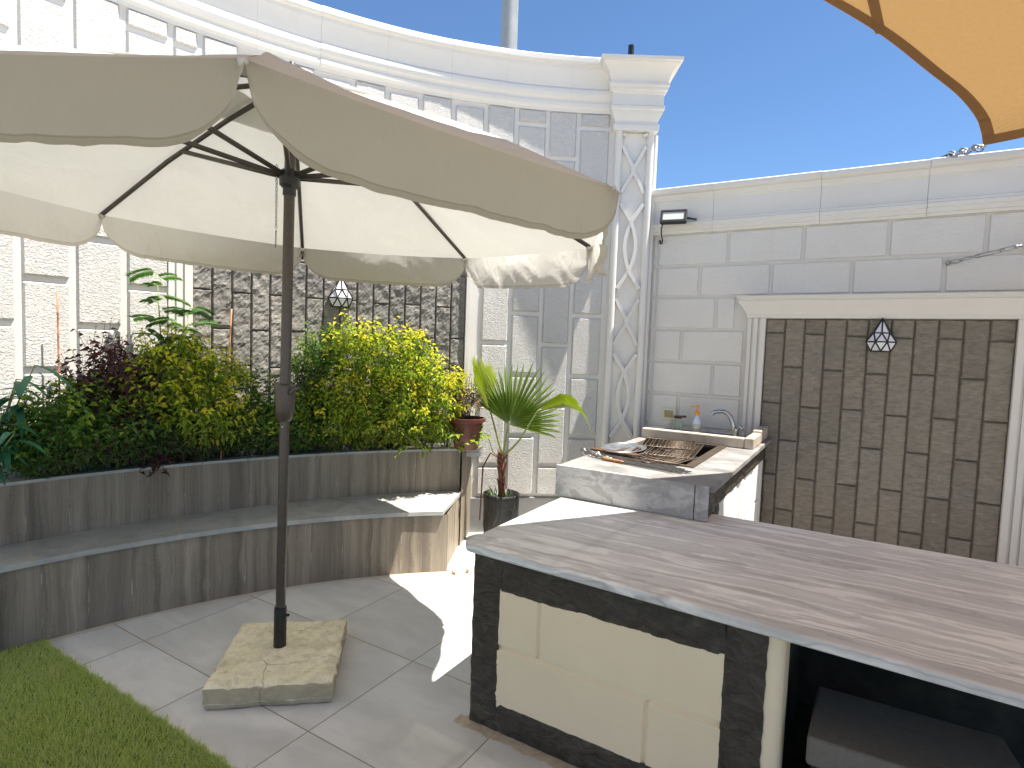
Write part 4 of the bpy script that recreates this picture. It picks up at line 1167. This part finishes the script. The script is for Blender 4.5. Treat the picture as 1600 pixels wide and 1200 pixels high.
mb.grid(lambda u,v:hemL(u,v),2,80)
def hemB(u,v):
    p=sailpt(v,0); q=sailpt(v,.02); d=(q-p).normalized(); r=p+d*(.055*u-.004); r.z-=.0055; return r
mb.grid(lambda u,v:hemB(u,v),2,50)
build('edge_webbing',mb,HEM,sail,smooth=True)
mb=MB()
# seam along the cloth starting on the left edge
def seam_at(t):
    v=.190+.55*t; lo,hi=0.0,.8
    for _ in range(30):
        m_=(lo+hi)/2; p=sailpt(m_,v)
        if p.x+.02 < .13*(p.y-3.36): lo=m_
        else: hi=m_
    return sailpt(lo,v)
def seam(u,v):
    p=seam_at(v); r=p+V3((.042*(u-.5),0,-.006)); return r
mb.grid(seam,1,30); build('seam_strip',mb,HEM,sail,smooth=True)
def chain(p0,p1,n,r,wire):
    mb=MB(); p0=V3(p0);p1=V3(p1); d=(p1-p0)/n; L=d.length; dn=d.normalized(); s1=dn.orthogonal().normalized(); s2=dn.cross(s1)
    for i in range(n):
        c=p0+d*(i+.5); ax=s1 if i%2 else s2
        mb.tube([c+dn*(L*.62)*math.cos(2*PI*j/12)+ax*r*math.sin(2*PI*j/12) for j in range(13)],wire,6,False)
    return mb
tip=V3((.519,4.276,2.862))
mb=MB()
mb.add([tip+V3((-.012,.02,0)),tip+V3((.05,-.02,.006)),tip+V3((.20,-.035,.012)),tip+V3((.12,.0,.004))],[(0,1,2,3)])
mb.tube([tip+V3((-.006,.03,-.004)) + V3((.02*math.cos(2*PI*i/12),.02*math.sin(2*PI*i/12),0)) for i in range(13)],.004,6,False)
build('corner_ring',mb,GALV,sail)
mb=chain(tip+V3((-.006,.045,-.004)),(.42,4.90,3.0),5,.026,.006)
build('chain',mb,GALV,sail,smooth=True)
mb=MB(); mb.box(.29,.375,4.955,5.03,2.994,3.006); mb.tube([(.37,4.95,3.0),(.42,4.91,3.01),(.435,4.90,3.0)],.007,6); build('anchor_plate',mb,BLACK,sail)
# second, lower sail: only its tied corner shows
s2=thing('shade_sail','second sail with dark red edging, its corner chained low to the wall','shade sail',(.84,4.80,2.36))
tip2=V3((.845,4.80,2.365))
mb=MB()
B2,C2=V3((4.6,4.86,2.80)),V3((4.6,3.4,2.62))
def s2p(u,v):
    a=tip2.lerp(B2,u); c=tip2.lerp(C2,u); p=a.lerp(c,v); p.z-=.10*math.sin(PI*u); return p
mb.grid(lambda u,v:s2p(max(u,.012),v),30,10); build('sail_cloth',mb,SAIL,s2,smooth=True)
mb=MB(); mb.grid(lambda u,v:s2p(max(u,.003),-.06+.10*v)+V3((0,0,-.006)),30,2); mb.grid(lambda u,v:s2p(max(u,.003),1.06-.10*v)+V3((0,0,-.007)),30,2)
mb.prism([(tip2.x-.015,tip2.y-.03),(tip2.x+.14,tip2.y-.065),(tip2.x+.14,tip2.y+.045),(tip2.x-.015,tip2.y+.03)],tip2.z-.025,tip2.z+.02)
build('edge_webbing',mb,REDHEM,s2)
mb=MB(); mb.lathe((0,0,0),[(.02,0)],3) if False else None
hk=V3((.47,4.97,2.29)); 
mb.tube([hk+V3((0,.03,0)),hk],.018,10); mb.tube([hk+V3((.012*math.cos(a*.6),0,.012*math.sin(a*.6)+.0)) for a in range(11)],.006,6,False)
build('wall_hook',mb,GALV,s2,smooth=True)
mb=chain(hk+V3((.01,-.01,.0)),hk.lerp(tip2,.30),2,.014,.005); build('chain',mb,GALV,s2,smooth=True)
mb=MB(); a_=hk.lerp(tip2,.30); b_=hk.lerp(tip2,.93); o_=V3((0,0,.010))
mb.tube([a_,a_.lerp(b_,.12)],.008,8); mb.tube([a_.lerp(b_,.1)+o_,a_.lerp(b_,.9)+o_],.0035,6); mb.tube([a_.lerp(b_,.1)-o_,a_.lerp(b_,.9)-o_],.0035,6); mb.tube([a_.lerp(b_,.88),b_],.008,8)
mb.sphere(a_.lerp(b_,.62),.014,8,5); mb.sphere(a_.lerp(b_,.12),.013,8,5); mb.sphere(a_.lerp(b_,.9),.013,8,5)
build('turnbuckle',mb,GALV,s2,smooth=True)

# ------------------------------------------------------------------ wall lamps, floodlight, poles
def wall_lamp(loc, rot, label):
    t=thing('wall_lamp',label,'wall lamp',(0,0,0),'faceted wall lamps')
    P=dict(A=(0,.030,.235),m1=(-.048,.052,.130),mC=(0,.070,.130),m2=(.048,.052,.130),w1=(-.092,.022,.066),w2=(-.036,.088,.066),w3=(.036,.088,.066),w4=(.092,.022,.066),b1=(-.060,.022,0),b2=(0,.074,0),b3=(.060,.022,0),k1=(-.092,0,.066),k4=(.092,0,.066),kA=(0,0,.235),kb1=(-.060,0,0),kb3=(.060,0,0))
    P={k:V3((p[0],-p[1],p[2])) for k,p in P.items()}
    F=[('A','m1','mC'),('A','mC','m2'),('A','w1','m1'),('A','m2','w4'),('m1','w1','w2'),('m1','w2','mC'),('mC','w2','w3'),('mC','w3','m2'),('m2','w3','w4'),('w1','b1','w2'),('w2','b1','b2'),('w2','b2','w3'),('w3','b2','b3'),('w3','b3','w4')]
    mb=MB()
    for f_ in F:
        c=sum((P[x] for x in f_),V3())/3
        mb.add([P[x].lerp(c,.03) for x in f_],[(0,1,2)])
    build('glass_pane',mb,OPAL,t)
    E=set()
    for f_ in F:
        for i in range(3): E.add(tuple(sorted((f_[i],f_[(i+1)%3]))))
    mb=MB()
    for a,b in sorted(E): mb.tube([P[a],P[b]],.0054,6)
    for a,b in (('w1','k1'),('w4','k4'),('A','kA'),('b1','kb1'),('b3','kb3')): mb.tube([P[a],P[b]],.0054,6)
    build('lead_came',mb,BLACK,t)
    mb=MB(); mb.add([P[x]+V3((0,.002,0)) for x in ('kA','k1','kb1','kb3','k4')],[(0,1,2,3,4)]); 
    for tri_ in (('A','kA','k1','w1'),('w1','k1','kb1','b1'),('b3','kb3','k4','w4'),('w4','k4','kA','A')): mb.add([P[x] for x in tri_],[(0,1,2,3)])
    mb.add([P[x] for x in ('b1','kb1','kb3','b3','b2')],[(0,1,2,3,4)])
    build('back_plate',mb,BLACK,t)
    t.location=loc; t.rotation_euler=(0,0,rot)
    return t
lampR=wall_lamp((.110,RY-.028,1.672),0,'faceted white glass lamp on the dark brown-grey panel above the bar')
ang_l=math.radians(149.3); pl_=PA(149.3,WR-.030,1.868)
copy_tree(lampR,tuple(pl_),ang_l-PI/2,'faceted white glass lamp on the grey split-face panel above the yellow bush')

fl=thing('floodlight','black rectangular floodlight on the wall cornice next to the pillar','floodlight',(-1.40,4.93,2.72))
def fbox(mb,x0,x1,y0,y1,z0,z1,c,R):
    for_v=[(x,y,z) for z in (z0,z1) for (x,y) in ((x0,y0),(x1,y0),(x1,y1),(x0,y1))]
    mb.add([c+R@V3(p) for p in for_v],[(0,3,2,1),(4,5,6,7),(0,1,5,4),(1,2,6,5),(2,3,7,6),(3,0,4,7)])
cF=V3((-1.408,4.84,2.732)); RF=Matrix.Rotation(math.radians(10),3,'Z')@Matrix.Rotation(math.radians(-24),3,'X')
mb=MB()
for (x0,x1,z0,z1) in ((-.107,.107,.042,.060),(-.107,.107,-.060,-.036),(-.107,-.086,-.036,.042),(.086,.107,-.036,.042)): fbox(mb,x0,x1,-.02,.012,z0,z1,cF,RF)
fbox(mb,-.100,.100,.0125,.028,-.055,.055,cF,RF)
h=build('housing',mb,BLACK,fl,bevel=.003)
mb=MB(); fbox(mb,-.0858,.0858,-.012,.012,-.0358,.0418,cF,RF); build('lens',mb,LENS,fl)
mb=MB(); mb.tube([cF+V3((.09,.02,-.01)),cF+V3((.14,.06,-.015)),cF+V3((.16,.12,-.01))],[.012,.008,.010],8); build('bracket',mb,BLACK,fl,smooth=True)
mb=MB(); mb.tube([cF+V3((-.085,.0,-.045)),cF+V3((-.105,.02,-.08)),cF+V3((-.112,.05,-.13)),cF+V3((-.112,.09,-.17)),cF+V3((-.125,.12,-.19)),cF+V3((-.145,.135,-.185)),cF+V3((-.15,.15,-.165))],.006,8); mb.sphere(cF+V3((-.15,.15,-.165)),.012,8,6); build('cable',mb,BLACK,fl,smooth=True)

lp=thing('lamp_post','grey round pole rising behind the curved wall','pole',(-5.10,8.0,-.06))
mb=MB(); mb.lathe((-5.10,8.0,-.06),[(.19,0),(.17,.6),(.15,3.0),(.135,6.0),(.12,10.5)],24); build('pole_shaft',mb,POLEG,lp,smooth=True,autosmooth=40)
mb=MB(); mb.lathe((-5.10,8.0,-.06),[(.30,0.0),(.30,.03),(.2,.05)],16); build('base_flange',mb,POLEG,lp)
mb=MB(); mb.box(-1.885,-1.845,5.10,5.14,4.0,4.33); 
tag(build('steel_stub',(lambda m:(m.box(-1.883,-1.843,4.86,4.90,4.004,4.232),m.box(-1.893,-1.833,4.85,4.91,4.0035,4.009),m)[2])(MB()),BLACK,bevel=.003),'short dark steel post standing on top of the pillar capital','post')

# ------------------------------------------------------------------ plants
def leaf(mb, p, d, up, L, W, fold=.25, droop=.15):
    d=d.normalized(); s=d.cross(up)
    if s.length<1e-4: s=d.orthogonal()
    s.normalize(); n=s.cross(d)
    mid=p+d*(L*.45)+n*(L*.04)
    tip=p+d*L-V3((0,0,1))*(L*droop)-n*(L*.05)
    mb.add([p,mid+s*W*.5+n*(W*fold),tip,mid-s*W*.5+n*(W*fold)],[(0,1,2),(0,2,3)])
def rdir(up=.0):
    while True:
        v=V3((rnd.uniform(-1,1),rnd.uniform(-1,1),rnd.uniform(-1,1)))
        if .1<v.length<1: v.normalize(); v.z+=up; return v.normalized()
def inside(p, rmin=3.2):
    r=math.hypot(p.x-WC[0],p.y-WC[1]); return r<WR-.03 and math.hypot(p.x-PC[0],p.y-PC[1])>PRr-.01-max(0,(p.z-.80)*1.7)
def bush(name,label,cat,base,lumps,ntw,leaves,L,W,mats,young,group=None,droop=.25,stems=14,stemr=.006,yl=None,seed=1,fold=.25,up=.5,twl=.10,rad_bias=True):
    rnd.seed(seed)
    t=thing(name,label,cat,tuple(base),group)
    mbs=[MB(),MB()]; ms=MB(); tw=MB()
    vol=[l[3]*l[4]*l[5] for l in lumps]; tot=sum(vol); tips=[]
    for i in range(ntw):
        x=rnd.random()*tot
        for l,vv in zip(lumps,vol):
            x-=vv
            if x<=0: break
        for tr in range(12):
            u=rdir(); rr=rnd.random()**(.42)
            a=math.radians(l[0]); er=V3((math.cos(a),math.sin(a),0)); et=V3((-math.sin(a),math.cos(a),0))
            c=PA(l[0],l[1],l[2])
            bump_=1+.28*mnoise.noise(V3((u.x*2.3+seed,u.y*2.3,u.z*2.3)))
            p=c+er*(u.x*l[4]*rr*bump_)+et*(u.y*l[3]*rr*bump_)+V3((0,0,u.z*l[5]*rr*bump_))
            if inside(p): break
        else: continue
        outd=(er*u.x+et*u.y+V3((0,0,u.z))).normalized()
        hz=(p.z-base[2])
        tips.append(p)
        d=(outd*.6+rdir()*.6+V3((0,0,up))).normalized()
        yng = rr>.70 and rnd.random()<young*(.45+.9*max(0,outd.z+.35)) 
        n=rnd.randint(*leaves); q=p.copy()
        seg=twl/n
        p00=p-d*(twl*.5)
        tw.tube([p00,p+d*twl],[.0022,.0010],4,False)
        for j in range(n):
            q=p00+d*(twl*1.45*(j+1)/n)
            a2=j*2.4+rnd.random(); sd_=d.orthogonal().normalized(); sd2=d.cross(sd_)
            ld=(d*.5+sd_*math.cos(a2)+sd2*math.sin(a2)-V3((0,0,droop*.8))).normalized()
            if not inside(q+ld*L): continue
            sc=rnd.uniform(.65,1.2)*(1.0 if j<n-1 else .7)
            leaf(mbs[1 if (yng and j>=n*.25) else 0],q,ld,V3((0,0,1))+rdir()*.5,L*sc,W*sc,fold,droop*rnd.uniform(.3,1.5))
    rnd.shuffle(tips)
    b0=V3(base)
    for p in tips[:stems]:
        s0=b0+V3((rnd.uniform(-.05,.05),rnd.uniform(-.05,.05),0)); m_=s0.lerp(p,.5)+V3((rnd.uniform(-.05,.05),rnd.uniform(-.05,.05),.06))
        ms.tube([s0,s0.lerp(m_,.6)+V3((0,0,.02)),m_,p],[stemr*1.5,stemr*1.2,stemr,stemr*.45],5)
    build('foliage',mbs[0],mats[0],t)
    if mbs[1].f: build('young_foliage',mbs[1],yl or mats[1],t)
    st=build('stem',ms,BARK,t,smooth=True); build('twig',tw,BARK,st)
    return t
# lumps: (angle deg, radius, z, tangential, radial, vertical)
bush('golden_bush','large yellow-green bush to the right of the parasol pole','bush',PA(144.5,4.27,.73),
     [(149.0,4.12,1.52,.17,.20,.24),(145.2,4.10,1.50,.26,.22,.26),(142.6,4.10,1.40,.26,.22,.24),(140.0,4.08,1.22,.24,.22,.22),(146.0,4.02,1.12,.36,.26,.25),(150.8,4.02,1.10,.22,.22,.22),(142.5,4.1,1.02,.40,.24,.20),(144.5,4.20,.92,.46,.16,.13),(140.0,4.16,.93,.26,.16,.12),(149.5,4.24,.92,.28,.14,.14)],
     1400,(6,9),.042,.022,(L_LIME,L_YEL),.80,seed=11,droop=.35,stems=14)
bush('golden_bush_base_dummy' if False else 'green_shrub','dark green small-leaved shrub just right of the parasol pole, beside the yellow bush','shrub',PA(151.6,4.25,.73),
     [(151.6,4.20,1.48,.13,.14,.20),(152.2,4.2,1.25,.17,.16,.22),(152.0,4.15,1.0,.20,.18,.2)],420,(6,8),.034,.024,(L_GRN,L_LIME),.25,seed=12,droop=.1,stems=10)
bush('golden_bush','yellow-topped bush in the middle of the planter left of the pole','bush',PA(163.2,4.31,.73),
     [(164.4,4.14,1.44,.19,.20,.17),(161.6,4.12,1.33,.20,.20,.15),(165.8,4.08,1.25,.22,.22,.18),(163.0,4.02,1.10,.32,.24,.2)],
     600,(6,9),.042,.022,(L_LIME,L_YEL),.8,seed=13,droop=.35,stems=9)
bush('green_shrub','mid-green leafy shrub directly behind the parasol pole','shrub',PA(157.0,4.3,.73),
     [(157.8,4.16,1.16,.20,.18,.20),(155.4,4.10,1.10,.20,.2,.18),(157.0,4.02,.95,.28,.22,.16),(153.8,4.1,.96,.18,.2,.16),(156.5,4.27,.89,.34,.12,.12)],430,(6,9),.038,.026,(L_GRN,L_LIME),.35,seed=14,droop=.2,stems=8)
bush('dark_shrub','low dark green shrub spilling over the planter edge at the far left','shrub',PA(171.5,4.31,.75),
     [(172.2,4.0,1.12,.22,.20,.17),(170.2,3.95,1.0,.24,.20,.16),(172.9,4.08,.98,.18,.18,.18),(168.2,4.05,.95,.18,.16,.12),(172.0,4.26,.92,.34,.12,.14),(169.0,4.26,.90,.26,.12,.13),(174.2,4.22,.95,.20,.12,.16)],760,(6,9),.042,.026,(L_GRN,L_LIME),.30,seed=15,droop=.25,stems=7)
bush('dark_shrub','shaded dark foliage low in the planter below the yellow-topped bush','shrub',PA(166.0,4.31,.75),
     [(167.4,4.05,1.0,.22,.2,.18),(164.6,4.0,.94,.22,.18,.14),(161.5,4.12,.95,.2,.16,.15),(165.0,4.27,.90,.36,.12,.14),(161.0,4.27,.90,.28,.12,.13)],430,(6,8),.038,.024,(L_DRK,L_GRN),.25,seed=16,droop=.2,stems=5)
bush('purple_shrub','purple-leaved shrub between the dark shrub and the yellow-topped bush','shrub',PA(168.9,4.33,.75),
     [(169.4,4.20,1.35,.12,.13,.20),(167.4,4.18,1.28,.13,.13,.17),(168.8,4.12,1.08,.20,.18,.20),(170.4,4.2,1.22,.10,.12,.18)],330,(5,8),.046,.025,(L_PUR,L_PUR),.0,seed=17,droop=.3,stems=12,twl=.16,up=.9)
rnd.seed(5)
def creeper(name,label,cat,deg,r,z,n,mat,L,spread,seed):
    rnd.seed(seed); t=thing(name,label,cat,tuple(PA(deg,r,z)))
    mb=MB(); ms=MB()
    for i in range(n):
        a=deg+rnd.uniform(-spread,spread); p0=PA(deg,r+.12,z+.02); p1=PA(a,r+rnd.uniform(-.07,.03),z+rnd.uniform(-.05,.06)); 
        mdl=p0.lerp(p1,.5)+V3((0,0,.05)); ms.tube([p0,mdl,p1],.0025,4)
        for j in range(6):
            q=mdl.lerp(p1,j/5.0); leaf(mb,q,rdir(.1),V3((0,0,1)),L*rnd.uniform(.7,1.2),L*.62*rnd.uniform(.8,1.2),.15,.2)
    build('foliage',mb,mat,t); build('stem',ms,BARK,t)
creeper('creeper','small purplish sprig hanging over the planter edge','creeper',166.2,4.02,.80,7,L_PUR,.045,1.8,41)
creeper('vine','round-leaved bright green vine by the brown plastic pot','vine',135.6,4.02,.86,9,L_LIME,.055,2.4,42)
creeper('vine','light green tuft hanging over the planter edge under the yellow bush','vine',142.4,4.0,.82,9,L_LIME,.05,2.0,43)
# strap-leaved plant at the frame edge
def strap_plant():
    rnd.seed(21); t=thing('strap_leaf_plant','blue-green plant with long bamboo-like leaves at the left edge','plant',tuple(PA(176.2,4.31,.75)))
    mb=MB(); ms=MB()
    for i in range(15):
        top=PA(175.6+rnd.uniform(-1.0,3.0),4.02+rnd.uniform(-.14,.14),rnd.uniform(1.05,1.50)); b=PA(176.2,4.31,.75)
        ms.tube([b,b.lerp(top,.5)+V3((0,0,.05)),top],[.006,.005,.003],5)
        for j in range(9):
            q=b.lerp(top,.35+.65*j/8); a=rnd.uniform(0,2*PI); d=V3((math.cos(a),math.sin(a),rnd.uniform(-.1,.5)))
            if inside(q+d.normalized()*.2): 
                L=rnd.uniform(.15,.25)
                dn=d.normalized(); s_=dn.cross(V3((0,0,1))).normalized(); pts=[]
                for k in range(5):
                    f_=k/4; c=q+dn*(L*f_)-V3((0,0,.10*L*f_*f_*6)); wd=.036*[.25,1,1,.7,.05][k]; pts.append((c-s_*wd*.5,c+V3((0,0,-.004)),c+s_*wd*.5))
                vs=[x for p in pts for x in p]; fs=[]
                for k in range(4): fs+= [(k*3,k*3+1,k*3+4,k*3+3),(k*3+1,k*3+2,k*3+5,k*3+4)]
                mb.add(vs,fs)
    build('foliage',mb,L_BLU,t,smooth=True); build('stem',ms,PETI,t,smooth=True)
strap_plant()
def pinnate():
    rnd.seed(22); b=PA(164.6,4.31,.75); t=thing('feather_leaf_sapling','slender sapling with feathery leaves rising above the yellow-topped bush','sapling',tuple(b))
    mb=MB(); ms=MB()
    tops=[PA(165.7,4.2,2.0),PA(163.2,4.2,1.78),PA(164.6,4.18,1.70)]
    for ti,top in enumerate(tops):
        ms.tube([b,b.lerp(top,.5)+V3((.01,0,.02)),top],[.007,.005,.0025],6)
        nl=[11,8,7][ti]
        for j in range(nl):
            q=b.lerp(top,.60+.40*j/(nl-1)); az=math.radians(164.6-90)+ (0 if j%2 else PI)+rnd.uniform(-1.3,1.3)
            d=V3((math.cos(az),math.sin(az),rnd.uniform(.0,.75))).normalized(); L=rnd.uniform(.14,.27)*(1-.25*j/nl)
            pr=None; pts=[]
            for k in range(9):
                f_=k/8; p=q+d*(L*f_)+V3((0,0,-.35*L*f_*f_)); pts.append(p)
            ms.tube(pts,[.0022]*8+[.001],4)
            s_=d.cross(V3((0,0,1))).normalized(); s_=(Matrix.Rotation(rnd.uniform(-.9,.9),3,d)@s_).normalized()
            for k in range(2,9):
                for sg in (-1,1):
                    for h_ in (0,.5):
                        p=pts[k-1].lerp(pts[k],h_+.25)
                        ld=(s_*sg+d*.45-V3((0,0,.18))).normalized()
                        if inside(p+ld*.05): leaf(mb,p,ld,V3((0,0,1)),rnd.uniform(.045,.062),.018,.1,.1)
    build('foliage',mb,L_PINN,t); build('stem',ms,PETI,t,smooth=True)
pinnate()
for (p0,p1,lb) in ((PA(172.0,4.3,.75),PA(172.1,4.3,1.825),'straight orange bamboo cane against the white wall at the left'),(PA(160.1,4.3,.75),PA(159.45,4.3,1.80),'leaning bamboo cane in front of the grey stone panel'),(PA(160.6,4.20,.75),PA(160.4,4.20,1.18),'thin short orange stake standing at the planter edge')):
    mb=MB(); n=9; pts=[p0.lerp(p1,i/n) for i in range(n+1)]; P_=[];R_=[]
    for i in range(n+1):
        P_+=[pts[i]-(p1-p0).normalized()*.006,pts[i],pts[i]+(p1-p0).normalized()*.006] if 0<i<n else [pts[i]]; R_+=[.0052,.0068,.0052] if 0<i<n else [.0052]
    mb.tube(P_,R_,8); tag(build('bamboo_cane',mb,CANE,smooth=True),lb,'cane','canes pushed into the planter soil')
# brown trough pot
bp=PA(136.3,4.10,.785)
t=thing('brown_pot','dark brown plastic pot at the right end of the planter','pot',tuple(bp))
mb=MB(); mb.lathe(tuple(bp),[(.085,0),(.095,.01),(.130,.215),(.150,.225),(.152,.25),(.138,.252),(.125,.20),(.06,.19)],24); build('pot_body',mb,TERRA,t,smooth=True,autosmooth=40)
mb=MB(); mb.lathe((bp.x,bp.y,bp.z+.195),[(.124,0),(.124,.012)],20); build('pot_soil',mb,SOIL,t)
bush('dry_plant','dry reddish twiggy plant growing in the brown plastic pot','plant',bp+V3((0,0,.2)),[(136.0,4.08,1.18,.11,.10,.12),(137.6,4.1,1.22,.12,.1,.12)],90,(4,6),.032,.012,(L_DEAD,L_YEL),.55,seed=31,stems=26,stemr=.002)

# potted palm
bc=V3((-2.47,4.0,0))
t=thing('grow_bag','black plastic grow bag on the floor at the foot of the curved wall','plant bag',tuple(bc))
mb=MB(); mb.lathe(tuple(bc),[(.115,.002),(.135,.02),(.146,.15),(.142,.28),(.148,.37),(.150,.405),(.142,.408),(.138,.36),(.05,.355)],40,wob=lambda a,z:.05*mnoise.noise(V3((math.cos(a)*3.2,math.sin(a)*3.2,z*5)))+.02*mnoise.noise(V3((math.cos(a)*9,math.sin(a)*9,z*9)))); build('bag_body',mb,BAG,t,smooth=True)
mb=MB(); mb.lathe((bc.x,bc.y,.345),[(.137,0),(.137,.012)],20); build('bag_soil',mb,SOIL,t)
def palm():
    rnd.seed(33)
    t=thing('fan_palm','young fan palm with three green fronds growing from the black grow bag','palm',(bc.x,bc.y,.36))
    mb=MB(); mb.tube([(bc.x,bc.y,.355),(bc.x,bc.y,.45),(bc.x-.01,bc.y,.58),(bc.x-.005,bc.y,.72)],[.034,.028,.027,.022],12)
    for i in range(16):
        a=rnd.uniform(0,2*PI); z=rnd.uniform(.42,.70); p=V3((bc.x+.022*math.cos(a),bc.y+.022*math.sin(a),z)); mb.tube([p,p+V3((.014*math.cos(a),.014*math.sin(a),.05)),p+V3((.03*math.cos(a),.03*math.sin(a),.085))],[.012,.008,.002],5)
    build('trunk',mb,PTRUNK,t,smooth=True)
    crown=V3((bc.x-.005,bc.y,.71))
    def frond(hub, nrm, axis, R, spread, n, mat, fuse=.55, tipdroop=.0, fold=.0, r0=crown, sag=V3((0,0,0)), pw=.008, onlytip=None):
        axis=axis.normalized(); nrm=(nrm-axis*nrm.dot(axis)).normalized(); side=axis.cross(nrm)
        mb=MB()
        for i in range(n):
            a=math.radians(-spread+2*spread*(i+.5)/n); h=math.radians(spread/n)
            def P(an,rr,up):
                d=axis*math.cos(an)+side*math.sin(an)
                cup=fold*abs(math.sin(an))*rr
                p=hub+d*(rr*R)+nrm*(up+cup*R); 
                p.z-= tipdroop*R*max(0,rr-.45)**1.6*2.2
                return p
            Li=(1-.28*abs(a)/math.radians(spread)**1.0*.9)*rnd.uniform(.92,1.05)
            f_=fuse*rnd.uniform(.92,1.06)
            ridge=.017*R/.4
            vs=[P(a,.01,0),P(a-h,f_*.5,-ridge*.6),P(a,f_*.5,ridge*.6),P(a+h,f_*.5,-ridge*.6),P(a-h,f_,-ridge),P(a,f_,ridge),P(a+h,f_,-ridge),P(a-h*.5,(f_+Li)*.52,-ridge*.3),P(a,(f_+Li)*.52,ridge*.5),P(a+h*.5,(f_+Li)*.52,-ridge*.3),P(a+rnd.uniform(-.03,.03),Li,0)]
            mb.add(vs,[(0,1,2),(0,2,3),(1,4,5,2),(2,5,6,3),(4,7,8,5),(5,8,9,6),(7,10,8),(8,10,9)])
        fr=build('frond',mb,mat,t)
        ms=MB(); m_=r0.lerp(hub,.5)+sag; ms.tube([r0,r0.lerp(m_,.6)+sag*.2,m_,hub,hub+axis*R*.06],[pw*1.3,pw*1.1,pw,pw*.8,pw*.5],8); build('petiole',ms,PETI,fr,smooth=True)
    view=V3((.53,-.85,.05))
    upi=V3((.035,.02,1))
    right=V3((.855,.517,.0))
    frond(V3((-2.405,3.96,.985)),view*.9+V3((0,0,.35)),upi*.95+right*.36,.55,82,26,L_PALM,.46)
    frond(V3((-2.555,3.93,1.06)),view*.35+right*.9,upi*1.0-right*.38,.52,34,13,L_PALMY,.60,0,.25)
    frond(V3((-2.13,3.94,1.12)),view*.5+V3((0,0,1)),right*1.0+V3((0,0,.46)),.58,17,11,L_PALMY,.40,1.3,.1,sag=V3((-.0,0,-.05)))
    frond(V3((-2.56,3.90,.88)),V3((0,0,1)),right*-.8+view*.5,.22,50,8,L_PALM,.35,.6,.1,sag=V3((-.02,0,-.05)),pw=.004)
    # one dead petiole hanging down
    ms=MB(); ms.tube([crown-V3((.02,0,.02)),crown+V3((-.10,-.03,.02)),crown+V3((-.155,-.05,-.10)),crown+V3((-.165,-.06,-.55))],[.009,.008,.007,.006],8); build('dead_petiole',ms,PTRUNK,t,smooth=True)
    mb=MB()
    for i in range(26):
        a=rnd.uniform(0,2*PI); p=V3((bc.x+.08*math.cos(a)-.02,bc.y+.08*math.sin(a),.355)); leaf(mb,p,V3((math.cos(a)*.5,math.sin(a)*.5,1)),V3((1,0,0)),rnd.uniform(.05,.14),.010,.1,.2)
    build('sucker_blades',mb,L_GRN,t)
palm()
# fallen leaves
rnd.seed(9)
for i,(x,y,lb) in enumerate(((-2.36,3.22,'dry leaf on the tiles nearest the bench corner'),(-2.30,3.30,'dry leaf on the tiles between two others by the bench end'),(-2.27,3.42,'dry leaf on the sunlit tiles farthest from the bench corner'))):
    mb=MB(); a=rnd.uniform(0,6); mb.grid(lambda u,v:(x+(u-.5)*.055*math.cos(a)-(v-.5)*.026*math.sin(a)*math.sin(PI*min(max(u,.03),.97)),y+(u-.5)*.055*math.sin(a)+(v-.5)*.026*math.cos(a)*math.sin(PI*min(max(u,.03),.97)),.003+.010*(u-.5)**2*4+.006*abs(v-.5)*2),6,2)
    tag(build('fallen_leaf',mb,L_DEAD),lb,'leaf','dry leaves on the floor')
